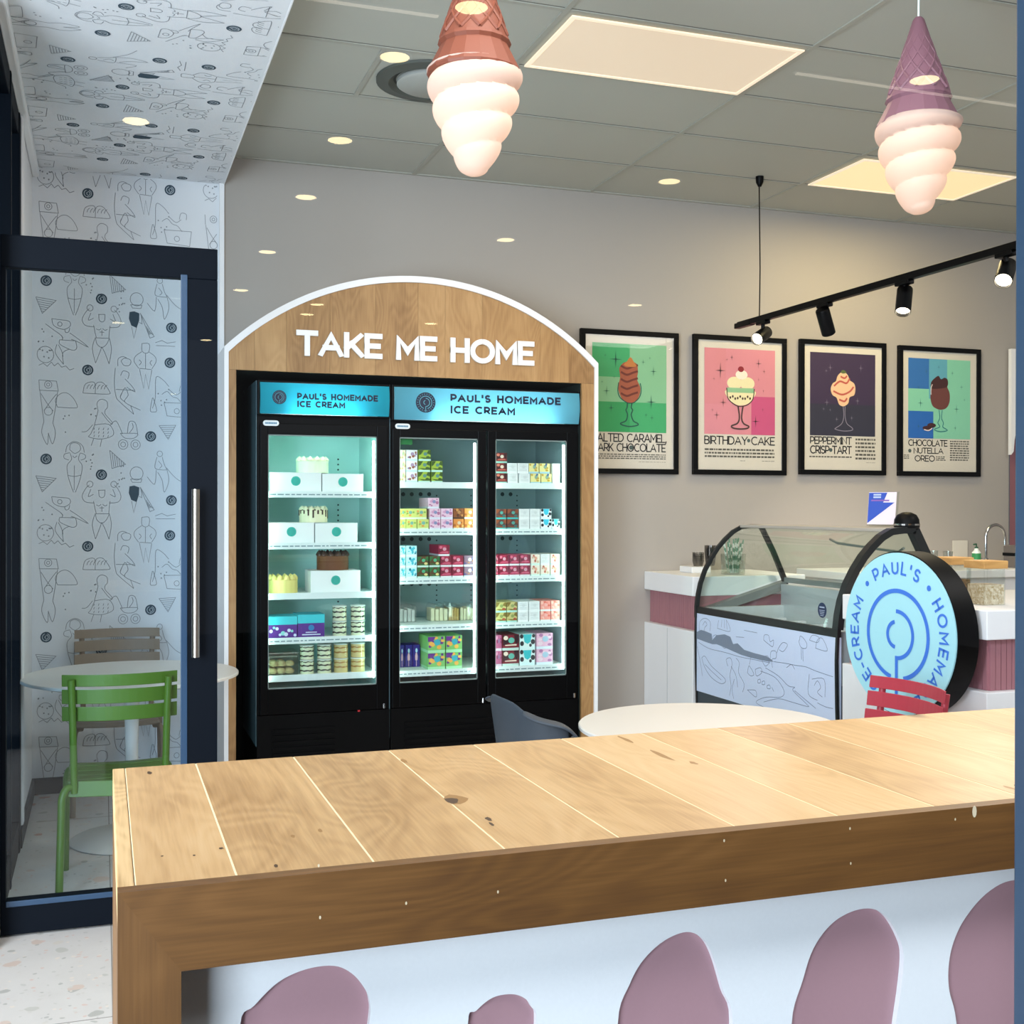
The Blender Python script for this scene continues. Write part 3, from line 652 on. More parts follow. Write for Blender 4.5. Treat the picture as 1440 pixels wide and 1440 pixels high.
for i, (yy, d, lit) in enumerate(((6.0, (-.75, -.5, -.40), 1), (5.38, (.5, .3, -.85), 1), (4.72, (-.42, -.42, -.95), 1), (4.045, (-.62, -.5, -.62), 1))):
    d = Vector(d).normalized(); piv = Vector((XT, yy, ZR - .095)); a = piv - d * .055; r = .037
    off = tr.location
    cn = MB().lathe([(r * .9, 0), (r, .006), (r, .145), (r * .93, .148), (r * .9, .13)], a, 24, axis=d, capped=False).lathe([(r * .9, .001), (.0, .0)], a, 24, axis=d, capped=False).build('spotlight', BLACK, tr, smooth=True)
    MB().box(XT - .02, XT + .02, yy - .05, yy + .05, ZR - .036, ZR - .015).build('track_adapter', BLACK, cn, bevel=.004)
    MB().tube([(XT, yy, ZR - .03), (XT, yy, ZR - .09)], .011, 10).build('stem', BLACK, cn)
    MB().lathe([(r * .9, .128), (0, .126)], a, 20, axis=d, capped=False).build('lens', LENS, cn)
    l = bpy.data.lights.new('spot_beam', 'SPOT'); l.energy = 85 if i == 1 else 42; l.spot_size = R(78 if i == 1 else 60); l.spot_blend = .7; l.color = (1, .88, .76); l.shadow_soft_size = .03
    lo = bpy.data.objects.new('spot_beam', l); sc.collection.objects.link(lo); lo.parent = tr; lo.location = a + d * .16 - Vector(off); lo.rotation_euler = d.to_track_quat('-Z', 'Y').to_euler()

# ================================================================== ARCHED OAK SURROUND
YA = 6.25
AX0, AX1 = atY(315, 700, YA).x, atY(840, 700, YA).x
ZSP = EYE + .134 * YA; ZAP = EYE + .203 * YA
half = (AX1 - AX0) / 2; cxm = (AX0 + AX1) / 2; sg = ZAP - ZSP; RA = (half * half + sg * sg) / (2 * sg); czA = ZAP - RA
def ztop(x, inset=0.): return czA + math.sqrt(max(0, (RA - inset) ** 2 - (x - cxm) ** 2))
arch = thing('arched_wall_surround', 'oak boarded arch with white edge and raised white lettering around the two drinks chillers', 'wall surround', (cxm, YA, 0))
a0 = math.degrees(math.asin(half / RA))
fra = Frame((0, YA, 0)); TW = .034
out = [(AX0, 0), (AX0, ZSP)] + arc(cxm, czA, RA, 90 + a0, 90 - a0, 40)[1:-1] + [(AX1, ZSP), (AX1, 0)]
ri = RA - TW; ai = math.degrees(math.asin((half - .022) / ri))
inn = [(AX0 + .022, 0)] + arc(cxm, czA, ri, 90 + ai, 90 - ai, 40) + [(AX1 - .022, 0)]
n = len(out); b = MB()
vs = [fra(*p, q) for q in (.012, YA - YW) for p in out + inn]; m_ = n + len(inn)
if len(inn) == n:
    fs = [(i, i + 1, n + i + 1, n + i) for i in range(n - 1)] + [(m_ + i, i, i + 1, m_ + i + 1)[::-1] for i in range(n - 1)] + [(m_ + n + i, n + i, n + i + 1, m_ + n + i + 1) for i in range(n - 1)]
    b.add(vs, fs)
b.build('white_edge', WTRIM, arch, smooth=True, ang=30)
OX0, OX1, OZ = atY(332, 700, YA).x, atY(818, 700, YA).x, EYE + .721
OAKV = wood('oak_arch', 2, '7f5a32', 'a98253', 'c09a69', .5)
bx = [AX0 + .02] + [atY(p, 470, YA).x for p in (358, 403, 464, 528, 588, 626, 678, 760, 800)] + [AX1 - .02]
b = MB()
for i in range(len(bx) - 1):
    l_, r_ = bx[i] + .0006, bx[i + 1] - .0006
    xs_ = [l_ + (r_ - l_) * k / 5 for k in range(6)]
    b.prism([(l_, OZ)] + [(x, max(OZ + .01, ztop(x, TW - .002))) for x in xs_] + [(r_, OZ)], fra, -.02, 0)
b.prism([(AX0 + .02, 0), (AX0 + .02, OZ - .001), (OX0, OZ - .001), (OX0, 0)], fra, -.02, 0)
b.prism([(OX1, 0), (OX1, OZ - .001), (AX1 - .02, OZ - .001), (AX1 - .02, 0)], fra, -.02, 0)
b.build('oak_boards', OAKV, arch)
b = MB().box(OX0 - .02, OX0 - .001, YA + .02, YW + .37, 0, OZ).box(OX1 + .001, OX1 + .02, YA + .02, YW + .37, 0, OZ).box(OX0 - .02, OX1 + .02, YA + .02, YW + .37, OZ, OZ + .02)
b.build('recess_lining', DARKN, arch)
tx0, tx1 = atY(420, 485, YA).x, atY(747, 495, YA).x
b = MB().write('TAKE ME HOME', fra, tx0, tx1, EYE + .807, EYE + .943, wt=.21, d=.001, thick=.014, gap=.26)
b.build('raised_lettering', mat('white_letters', 'f6f6f4', .4), arch)

# ================================================================== GLASS DOOR CHILLERS
YG = 6.28
LINA = mat('chiller_liner_aqua', 'c2ece6', .5); LINB = mat('chiller_liner_grey', '8fa9ab', .5)
LED = mat('chiller_led', 'f0fffb', .4, emit='d8fff4', estr=12.5)
SHELF = mat('white_shelf', 'e8f4f2', .4)
CG = glass('chiller_glass', (.93, .99, .98), 1.5)
LOGO = mat('navy_print', '0c1c3c', .5)
def logo(mb, fr, cx, cz, r, d, mi_disc, mi_line):
    mb.disc(cx, cz, r, fr, d, mi_disc, 28)
    lw = r * .05
    mb.ribbon(arc(cx, cz, r * .62, -72, 252, 28), lw, fr, d + .0006, mi_line); mb.ribbon(arc(cx, cz, r * .40, 90, -90, 16), lw, fr, d + .0006, mi_line)
    mb.ribbon([(cx, cz - r * .40), (cx, cz - r * .92)], lw, fr, d + .0006, mi_line); mb.ribbon(arc(cx, cz, r * .2, 100, 260, 10), lw, fr, d + .0006, mi_line)
    for k in range(22): 
        a = 360 * k / 22; mb.ribbon([(cx + r * .76 * math.cos(R(a)), cz + r * .76 * math.sin(R(a))), (cx + r * .88 * math.cos(R(a)), cz + r * .88 * math.sin(R(a)))], lw * .7, fr, d + .0006, mi_line)
def chiller(px0, px1, doors, shelves, liner, name_label, header, words_, group):
    x0, x1 = atY(px0, 700, YG).x, atY(px1, 700, YG).x; zt = EYE + .1075 * YG; hz0 = EYE + (.0795 if header == 'A' else .0775) * YG
    t = thing('glass_door_chiller', name_label, 'chiller', ((x0 + x1) / 2, YG, 0), group=group)
    YBK = YG + .62
    g0, g1 = doors[0][0], doors[-1][1]; ix0, ix1 = atY(g0, 700, YG).x - .035, atY(g1, 700, YG).x + .03
    gz1, gz0 = atY(620, 616, YG).z, atY(620, 958, YG).z
    b = MB().box(x0, ix0, YG + .03, YBK, .02, zt - .0).box(ix1, x1, YG + .03, YBK, .02, zt).box(ix0, ix1, YBK - .03, YBK, .02, zt).box(ix0, ix1, YG + .03, YBK - .03, .02, gz0 - .05).box(ix0, ix1, YG + .13, YBK - .03, gz1 + .05, zt).box(ix0, ix1, YG + .03, YG + .13, gz1 + .05, hz0)
    b.box(x0, x1, YG + .12, YG + .14, hz0, zt).box(x0, x1, YG + .005, YG + .13, zt - .008, zt)
    b.build('cabinet', BLACKP if header == 'B' else BLACKP, t)
    sd = MB().box(x0 - .004, x0 - .001, YG + .03, YBK, .25, zt).build('side_panel', mat('chiller_side_panel', '5f7c84', .35), t)
    # inner lining
    b = MB().box(ix0, ix1, YBK - .045, YBK - .031, gz0 - .05, gz1 + .05).box(ix0 + .0005, ix0 + .008, YG + .06, YBK - .045, gz0 - .05, gz1 + .05).box(ix1 - .008, ix1 - .0005, YG + .06, YBK - .045, gz0 - .05, gz1 + .05).box(ix0, ix1, YG + .06, YBK - .045, gz0 - .052, gz0 - .03).box(ix0, ix1, YG + .06, YBK - .045, gz1 + .035, gz1 + .049)
    frb = Frame((0, YBK - .045, 0)); yb_ = YBK - .046
    if header == 'B':
        for yy, yr in ((695, 695), (758, 757), (821, 817)):
            for px in (567, 579, 591.5, 603.5): h_ = atY(px, yy, yb_); b.disc(h_.x, h_.z, .0125, frb, .001, 1, 14)
            for px in (706.5, 718): h_ = atY(px, yr, yb_); b.disc(h_.x, h_.z, .0125, frb, .001, 1, 14)
            for q in range(4):
                for px in (614, 662.5, 727): h_ = atY(px, yy + 2 + q * 7, yb_); b.disc(h_.x, h_.z, .005, frb, .001, 1, 8)
    else:
        for yy in (646, 710, 832, 846):
            for q in range(4 if yy < 800 else 2): h_ = atY(475.5, yy + q * 7.3, yb_); b.disc(h_.x, h_.z, .0055, frb, .001, 1, 8)
    b.build('liner', [liner, mat('dark_hole', '1f3436', .8)], t)
    # shelves with price strips
    for k, (yp, strip) in enumerate(shelves):
        z = atY((g0 + g1) / 2 if header == 'A' else 617, yp, YG + .075).z
        s_ = MB().box(ix0 + .009, ix1 - .009, YG + .075, YBK - .05, z - .012, z).build('shelf', SHELF, t)
        st = MB().box(ix0 + .009, ix1 - .009, YG + .066, YG + .075, z - .03, z + .004)
        ps = st.build('price_strip', SHELF, s_)
        if strip:
            q = MB(); fq = Frame((0, YG + .066, 0)); x = ix0 + .05
            rr = random.Random(k)
            while x < ix1 - .08:
                l2 = rr.uniform(.012, .04); q.ribbon([(x, z - .014), (x + l2, z - .014)], .006, fq, .0008); x += l2 + .008
            pp = q.build('price_text', mat('strip_print', '7f9a9f', .6), s_)
    # light tubes beside each door opening
    for (d0, d1, _a, _b) in doors:
        for px, e in ((d1 - 4.5, 1), (d0 - 1.5, 1)):
            x = atY(px, 700, YG + .05).x
            MB().box(x - .006, x + .006, YG + .045, YG + .06, gz0 + .03, gz1 - .02).build('light_tube', LED, t, bevel=.004)
    if header == 'A': MB().box(ix0 + .06, ix1 - .06, YG + .06, YG + .085, gz1 + .02, gz1 + .034).build('light_tube', LED, t)
    # doors
    for (d0, d1, f0, f1) in doors:
        gx0, gx1 = atY(d0, 700, YG).x, atY(d1, 700, YG).x; fx0, fx1 = atY(f0, 700, YG).x, atY(f1, 700, YG).x
        fz0, fz1 = gz0 - .135, hz0 - .05
        dr = MB().box(fx0, gx0, YG, YG + .03, fz0, fz1).box(gx1, fx1, YG, YG + .03, fz0, fz1).box(gx0, gx1, YG, YG + .03, fz0, gz0).box(gx0, gx1, YG, YG + .03, gz1, fz1).build('door', BLACK, t, bevel=.003)
        gl = MB().poly([(gx0, gz0), (gx1, gz0), (gx1, gz1), (gx0, gz1)], Frame((0, YG + .012, 0))).build('glass', CG, dr)
        gk = MB().box(gx0, gx0 + .004, YG + .004, YG + .011, gz0, gz1).box(gx1 - .004, gx1, YG + .004, YG + .011, gz0, gz1).box(gx0, gx1, YG + .004, YG + .011, gz0, gz0 + .006).box(gx0, gx1, YG + .004, YG + .011, gz1 - .006, gz1).build('glazing_seal', mat('grey_seal', '7f8f8c', .5), dr)
        hg = MB().tube([(fx1 - .02, YG - .004, fz0 + .005), (fx1 - .02, YG - .004, fz0 + .03)], .008, 8).build('hinge', CHROME, dr)
    # base and grille
    b = MB().box(x0, x1, YG + .01, YG + .03, .04, gz0 - .14); zz = .16
    while zz < gz0 - .22: b.box(x0 + .08, x1 - (.2 if header == 'B' else .3), YG + .002, YG + .012, zz, zz + .016); zz += .032
    b.build('base_grille', BLACKP, t)
    if header == 'A':
        for pa, pb, y in ((378, 404, 1005), (467, 482, 1000)):
            p, q = atY(pa, y, YG), atY(pb, y, YG); MB().box(p.x, q.x, YG + .006, YG + .01, p.z - .003, p.z + .003).build('grille_slot', mat('grey_slot', '5f6468', .4), t)
        p = atY(505, 999, YG); MB().box(p.x - .006, p.x + .006, YG + .006, YG + .01, p.z - .008, p.z + .008).build('indicator_lamp', mat('red_led', '401010', .4, emit='d02030', estr=.6), t)
    else:
        p = atY(780, 977, YG); MB().box(p.x - .02, p.x + .02, YG + .006, YG + .01, p.z - .008, p.z + .008).build('display', mat('dim_display', '3a1418', .4), t)
    # badge
    p = atY(381 if header == 'A' else 566, 595 if header == 'A' else 599.5, YG); fb = Frame((0, YG, 0))
    bd = MB(); w_ = .042; h_ = .0145
    bd.prism([(p.x + a * (w_ - h_) + h_ * math.cos(R(q)), p.z + h_ * math.sin(R(q))) for a, rng in ((1, range(-90, 91, 30)), (-1, range(90, 271, 30))) for q in rng], fb, -.0, .006, 0)
    x = p.x - .03
    while x < p.x + .028: bd.ribbon([(x, p.z), (x + .007, p.z)], .009, fb, .0068, 1); x += .0088
    bd.build('maker_badge', [mat('badge_white', 'e6eef0', .4), mat('badge_print', '3f7f9f', .5)], t)
    # back-lit header
    hx0, hx1 = x0 + .012, x1 - .008
    hd = MB(); nn = 8; vs = []
    for i in range(nn + 1):
        f = i / nn; zz = hz0 + (zt - .012 - hz0) * f; yy = YG - .004 - .018 * math.sin(math.pi * f * .9)
        vs += [(hx0, yy, zz), (hx1, yy, zz)]
    hd.add(vs, [(2 * i, 2 * i + 1, 2 * i + 3, 2 * i + 2) for i in range(nn)]); sg_ = hd.build('header_sign', translucent('header_' + header, '35b4cd' if header == 'A' else '6fc0d8', .5), t, smooth=True)
    hb_ = MB().box(x0, hx0, YG - .01, YG + .12, hz0 - .005, zt).box(hx1, x1, YG - .01, YG + .12, hz0 - .005, zt).box(hx0, hx1, YG + .0, YG + .12, hz0 - .008, hz0 - .001).build('header_box', BLACK, t, bevel=.002)
    L = (hx1 - hx0); k0, k1 = (.22, .78) if header == 'A' else (.2, .86)
    MB().tube([(hx0 + L * k0, YG + .045, hz0 + .03), (hx0 + L * k1, YG + .045, hz0 + .03)], .011, 10).build('header_tube', mat('header_tube', 'f4ffff', .5, emit='f2feff', estr=22. if header == 'A' else 30.), t)
    MB().box(hx0, hx1, YG + .115, YG + .119, hz0, zt - .01).build('header_reflector', WHITE, t)
    fh = Frame((0, YG - .023, 0)); b = MB()
    lp = words_
    pc = atY(*lp[0], YG); logo(b, fh, pc.x, pc.z, lp[1], .002, 0, 1); b.build('header_emblem', [LOGO, mat('header_logo_line', '5fb3c6', .5)], sg_); b = MB()
    for (txt, a, c, e, f_) in lp[2]:
        pa, pb = atY(a, e, YG), atY(c, f_, YG); zlow = (atY(a, e, YG).z + atY(c, f_, YG).z) / 2
        b.write(txt, fh, pa.x, pb.x, zlow - lp[3] / 2, zlow + lp[3] / 2, wt=.25, d=.002, gap=.42)
    b.build('header_lettering', LOGO, sg_)
    return t
SA = [(692, 1), (764, 1), (834, 0), (896, 1), (948, 0)]
SB = [(679, 0), (745, 1), (813, 1), (879, 1), (942, 1)]
chiller(362, 548.5, [(377, 530, 366, 545)], SA, LINA, 'single door black chiller stocked with cakes and dessert jars under the oak arch', 'A',
        ((392, 559), .037, [("PAUL'S HOMEMADE", 418, 529, 557.5, 561), ('ICE CREAM', 418, 483, 568.5, 570.5)], .034), 'black glass door chillers')
chiller(550.5, 815, [(562, 672, 552, 684), (697, 797, 686, 812)], SB, LINB, 'wide two door black chiller stocked with ice cream tubs under the oak arch', 'B',
        ((597, 566.5), .056, [("PAUL'S HOMEMADE", 633, 785, 560, 565), ('ICE CREAM', 633, 721, 576.5, 579)], .044), 'black glass door chillers')
MB_ = None

# ================================================================== STOCK IN THE CHILLERS
UB = Frame((0, 0, 0))
STY = {  # main, blob, blob 2, band, emblem, words
 'cream': ('f3ead0', 'cfae7c', 'e8d7a8', 'dff3ee', 'b9c7a0', 'cream coloured'), 'spot': ('f4f0ee', '9a5a3c', '8b6f9a', 'cfeee8', 'b08fb0', 'white and brown spotted'),
 'green': ('a9c23a', '3f5c1a', '55781c', 'c8f2e4', '5f8f86', 'lime green'), 'yellowgreen': ('d6dc78', '7fae4e', 'f0a050', 'e8f5d8', '7db0a0', 'yellow and green'),
 'pink': ('ecc4d8', 'b86a96', 'd99ac0', 'e4e6f2', '8c8fb8', 'pink and lilac'), 'orange': ('d9853a', 'a85a20', 'f0b060', 'e8efe4', 'd8c0a0', 'orange'),
 'brown': ('8a4a1e', '5a2a10', 'c88a4a', '4a2a18', 'b07a4a', 'dark orange brown'), 'aqua': ('bfeef0', '3fb6c8', '2a6f86', 'e6fbf8', '49b8cc', 'pale aqua'),
 'choc': ('5a3a18', '2f6a34', 'e8d48a', 'c8e8dc', '4fae80', 'brown and green'), 'crimson': ('b0284a', '7a1630', 'e06a86', 'e6e6ea', 'd8a0b0', 'crimson'),
 'mauve': ('7a5a6e', 'b06a3a', '5a4a7a', 'd8eeea', 'c8b8b8', 'mauve and orange'), 'red': ('7a1f20', '3a0f10', 'c86a5a', '8fc4b8', 'd8c8b8', 'dark red'),
 'white': ('e9ecec', 'c3c9c9', 'd0d5d5', 'f4f6f6', 'd5d9d9', 'plain white'), 'lemon': ('f0e49a', 'caa030', '2f5f9a', 'a8d4e4', '8fb09a', 'lemon and blue'),
 'teal': ('5a3430', '8a4426', '2f6a6a', '3fb0b0', '4f9a90', 'brown and teal'), 'cow': ('f2f6f8', '16202c', '16202c', 'e6f6fa', '3fc4e0', 'white, black and cyan'),
 'peach': ('f3e6d6', 'c86a5a', 'd8c0a0', 'd6f0e6', 'e8a890', 'cream and peach'), 'olive': ('c8bc7a', '7f6a2e', 'b0503a', 'a8d8d0', '8f9a5a', 'olive gold'),
 'coral': ('f29a8e', 'e2604e', 'f6c0b0', 'e8f2ee', 'f0b0a8', 'coral pink'), 'darkpink': ('b0587e', '7a2a50', 'd890b0', 'd8c0d0', '8f6a90', 'dark pink'),
 'bigtropic': ('7fc06a', '6a2f8a', 'f0b050', 'a8e0b0', '2fa8b8', 'green, gold and purple'), 'bigred': ('7a1e2c', '30101a', 'e8d2c0', 'c0d8d0', '5fb0a0', 'deep red'),
 'bigcow': ('dff2f0', '2a2a30', '5a504a', 'd8f0f0', '2fc0c8', 'cyan, white and black'), 'bigpink': ('e8b4cc', 'b070a0', 'f0d0dc', 'd8e4ee', 'a8c4d8', 'pale pink'),
 'lolly': ('2a1a86', '4a2a9a', '3a2090', '2a1a86', 'bfe0f4', 'purple'),
}
UNIT = {}
def unit_tub(style):
    """one carton of a design, one metre on every side; copies are scaled to the photo's size"""
    if style in UNIT: return UNIT[style]
    c = STY[style]; rr = random.Random(style); f = Frame((0, 0, 0)); b = MB()
    b.box(-.5, .5, 0, 1, .17, 1, 0).box(-.5, .5, 0, 1, 0, .168, 3)
    big = style.startswith('big')
    if style == 'lolly':
        b.disc(.02, .74, .15, f, .004, 4, 14, .1)
        b.poly([(-.16, .3), (-.18, .5), (-.1, .62), (0, .65), (.1, .62), (.18, .5), (.16, .3)], f, .004, 5).box(-.035, .035, -.005, 0, .03, .3, 5)
    elif style == 'white':
        for z in (.3, .42, .62, .74, .86): b.ribbon([(-.36, z), (.36, z)], .03, f, .004, 1)
    elif style in ('crimson', 'red', 'bigred'):
        b.poly([(-.48, .98), (-.2, .98), (-.1, .5), (-.48, .3)], f, .003, 1); b.poly([(.2, .98), (.48, .98), (.48, .45), (.3, .4)], f, .003, 1)
        b.poly([(-.35, .3), (.36, .3), (.36, .4), (-.35, .36)], f, .004, 2); b.disc(-.3, .8, .14, f, .004, 2, 12)
    elif style in ('cow', 'bigcow'):
        for x, z, r in ((-.36, .4, .13), (.36, .5, .14), (-.38, .86, .12), (.2, .28, .09), (.4, .88, .1)): b.disc(x, z, r, f, .003, 1, 12, r * 1.2)
        b.poly([(-.28, .98), (.28, .98), (.2, .5), (0, .36), (-.2, .5)], f, .004, 4)
    elif style in ('green', 'choc', 'olive', 'teal'):
        b.poly([(-.5, .98), (-.1, .98), (-.32, .62), (-.5, .5)], f, .003, 1); b.poly([(.5, .98), (.3, .98), (.16, .7), (.5, .55)], f, .003, 1)
        b.poly([(-.5, .36), (-.1, .19), (.5, .19), (.5, .4), (.1, .3)], f, .003, 1); b.disc(.26, .34, .16, f, .004, 2 if style != 'green' else 1, 12, .12)
    else:
        for k in range(7 if not big else 10):
            x, z = rr.uniform(-.4, .4), rr.uniform(.25, .9); a = rr.uniform(.07, .15); b.disc(x, z, a, f, .003 + k * .0002, 1 + k % 2, 10, a * rr.uniform(.6, 1.2))
        if style == 'bigtropic': b.poly([(-.5, .98), (-.05, .98), (-.2, .72), (-.5, .68)], f, .006, 1)
    if style != 'lolly': b.disc(.04, .64, .16 if not big else .19, f, .008, 4, 14)
    me_o = b.build('tub', [mat('tub_%s_%d' % (style, i), c[i], .45) for i in range(5)] + ([mat('lolly_pink', 'f0b8c8', .5)] if style == 'lolly' else []))
    UNIT[style] = me_o.data; bpy.data.objects.remove(me_o); return UNIT[style]
ORD = ['first', 'second', 'third', 'fourth', 'fifth', 'sixth', 'seventh', 'eighth']
LVL = ['bottom', 'second', 'third']
def stock(cols, base, rowpx, door, shelf, Y0, name='ice_cream_tub', depth=.2, what='tub'):
    """cols: (photo x0, x1, [designs from the bottom up])"""
    for ci, (a, c, des) in enumerate(cols):
        X0, X1 = atY(a, 700, Y0).x, atY(c, 700, Y0).x; zb = atY(617 if door == 'middle' else (a + c) / 2, base, Y0).z if False else None
        zb = SHZ[(door, shelf)]; hh = atY((a + c) / 2, 700, Y0).z - atY((a + c) / 2, 700 + rowpx, Y0).z
        for k, d in enumerate(des):
            if d is None: continue
            dx = 0
            if isinstance(d, tuple): d, dx = d[0], d[1]
            o = bpy.data.objects.new(name, unit_tub(d)); sc.collection.objects.link(o)
            sh = (atY(a + dx, 700, Y0).x - X0) if dx else 0
            o.location = ((X0 + X1) / 2 + sh, Y0, zb + k * (hh + .0006) + .0004); o.scale = ((X1 - X0) * .97, depth, hh)
            lev = LVL[k] + (' up' if k else '')
            tag(o, f'{STY[d][5]} {what}, {door} chiller door, {ORD[shelf]} shelf, {ORD[ci]} column, {lev}', 'carton', f'cartons on the {ORD[shelf]} shelf behind the {door} chiller door')
SHZ = {}
for k, (yp, _s) in enumerate(SA): SHZ[('single', k)] = atY((377 + 530) / 2, yp, YG + .075).z
for k, (yp, _s) in enumerate(SB):
    SHZ[('middle', k)] = atY(617, yp, YG + .075).z; SHZ[('last', k)] = SHZ[('middle', k)]
m1 = lambda L: [(550 + a / 9.6, 550 + c / 9.6, d) for a, c, d in L]
m2 = lambda L: [(685 + a / 9.6, 685 + c / 9.6, d) for a, c, d in L]
YP0 = YG + .09
stock(m1([(118, 196, ['cream'] * 3), (203, 356, ['spot'] * 3), (366, 528, ['green', 'green', ('green', .8)]), (543, 696, ['green'] * 2)]), 677, 15.2, 'middle', 0, YP0)
stock(m1([(118, 200, ['yellowgreen', 'yellowgreen']), (204, 346, ['yellowgreen', ('yellowgreen', -2)]), (352, 510, ['yellowgreen', ('yellowgreen', -3)]), (518, 668, ['pink', 'pink', ('pink', -2)]), (672, 834, ['pink', 'pink']), (840, 984, ['orange', 'brown']), (990, 1132, ['orange', 'orange'])]), 743, 14.8, 'middle', 1, YP0)
stock(m1([(118, 198, ['aqua'] * 3), (204, 350, ['aqua'] * 3), (356, 508, ['choc', 'choc']), (516, 660, ['choc', 'choc']), (668, 820, ['crimson', 'crimson', ('crimson', -3)]), (828, 976, ['crimson', 'crimson']), (984, 1132, ['mauve', 'mauve'])]), 811, 15.2, 'middle', 2, YP0)
stock(m1([(496, 734, ['bigtropic'] * 2), (742, 962, ['bigtropic'] * 2)]), 939, 23.2, 'middle', 4, YP0, 'ice_cream_box', what='box')
stock(m1([(118, 182, ['lolly']), (192, 288, ['lolly']), (294, 392, ['lolly'])]), 939, 31, 'middle', 4, YG + .24, 'ice_lolly_box', .12, 'lolly box')
stock(m2([(118, 270, ['red'] * 3), (278, 416, ['white', ('white', -1)]), (428, 580, ['white', ('white', -2)]), (588, 722, ['lemon', ('lemon', -2.5)]), (730, 872, ['lemon', ('lemon', -2.5)]), (880, 984, ['white', 'white'])]), 678, 14.2, 'last', 0, YP0)
stock(m2([(118, 262, ['teal', 'teal']), (270, 424, ['teal', 'teal']), (430, 572, ['white', 'white']), (578, 716, ['white', 'white']), (726, 870, ['cow', 'cow']), (876, 984, ['cow'])]), 743, 14.2, 'last', 1, YP0)
stock(m2([(118, 152, ['crimson'] * 2), (160, 296, ['crimson'] * 2), (302, 438, ['crimson'] * 2), (444, 584, ['crimson'] * 2), (592, 716, ['peach'] * 2), (724, 850, ['peach', 'white']), (858, 984, ['peach'] * 2)]), 809, 15.2, 'last', 2, YP0)
stock(m2([(118, 262, ['olive'] * 2), (268, 410, ['olive'] * 2), (418, 558, ['white'] * 2), (566, 714, ['white'] * 2), (722, 858, ['coral'] * 2), (864, 984, ['coral'] * 2)]), 873, 14.2, 'last', 3, YP0)
stock(m2([(118, 200, ['darkpink'] * 2), (208, 434, ['bigred'] * 2), (442, 652, ['bigcow'] * 2), (668, 892, ['bigpink'] * 2)]), 933, 22, 'last', 4, YP0, 'ice_cream_box', what='box')

# sliced sandwiches in clear bags on the fourth middle shelf
BAGF = glass('clear_film', (.97, .98, .97), 2.5, .12)
for i, (a, c, col, lab) in enumerate(((562, 584, 'f1f1ee', 'white wafer block in a clear bag, first in its row on the middle fourth shelf'), (606, 630, 'ece2bc', 'cream wafer block in a clear bag, second in its row on the middle fourth shelf'),
                                     (631, 646, 'c9a45e', 'tan wafer block in a clear bag between two cream ones, middle fourth shelf'), (647, 666, 'ece2bc', 'cream wafer block in a clear bag, last in its row on the middle fourth shelf'))):
    Y0 = YG + .3; p, q = atY(a, 700, Y0), atY(c, 700, Y0); z = SHZ[('middle', 3)]; h = .075
    t = thing('wafer_bag', lab, 'bag', ((p.x + q.x) / 2, Y0, z), group='bagged wafers on the middle fourth shelf')
    b = MB(); n = 4
    for k in range(n): b.box(p.x + (q.x - p.x) * (k + .08) / n, p.x + (q.x - p.x) * (k + .92) / n, Y0, Y0 + .1, z + .001, z + h - .006 * (k % 2))
    b.build('wafers', mat('wafer_' + col, col, .7), t, bevel=.003)
    b = MB(); rr = random.Random(i)
    top = [(p.x + (q.x - p.x) * k / 9, z + h + rr.uniform(.008, .032)) for k in range(10)]
    b.prism([(p.x - .004, z + .001), (q.x + .004, z + .001), (q.x + .006, z + h)] + top[::-1] + [(p.x - .006, z + h)], Frame((0, Y0 - .006, 0)), -.112, 0)
    b.build('clear_wrapper', BAGF, t)

# cakes, cake boxes, jars in the single chiller
def cake_box(a, c, ytop, shelf, lab, Y0=YP0, dz=0., dp=.2):
    p, q = atY(a, 700, Y0), atY(c, 700, Y0); z = SHZ[('single', shelf)] + dz + .0005; h = atY(a, ytop, Y0).z - z
    t = thing('cake_box', lab, 'cake box', ((p.x + q.x) / 2, Y0, z), group='white cake boxes')
    MB().box(p.x + .001, q.x - .001, Y0, Y0 + dp, z, z + h - .004).build('carton', mat('box_card', 'f2f6f4', .6), t)
    MB().box(p.x - .0005, q.x + .0005, Y0 - .0015, Y0 + dp, z + h - .0039, z + h).build('lid', mat('box_card', 'f2f6f4', .6), t)
    f = Frame((0, Y0, 0)); b = MB(); cx, cz = p.x + (q.x - p.x) * .5, z + h * .56
    b.disc(cx, cz, .026, f, .0012, 0); b.ribbon(arc(cx, cz, .016, -70, 250, 16), .002, f, .0018, 1); b.ribbon(arc(cx, cz, .009, 90, -90, 8), .002, f, .0018, 1); b.ribbon([(cx, cz - .009), (cx, cz - .024)], .002, f, .0018, 1)
    b.build('round_sticker', [mat('teal_sticker', '35b5a4', .5), mat('sticker_line', '1f8f86', .5)], t)
    return z + h
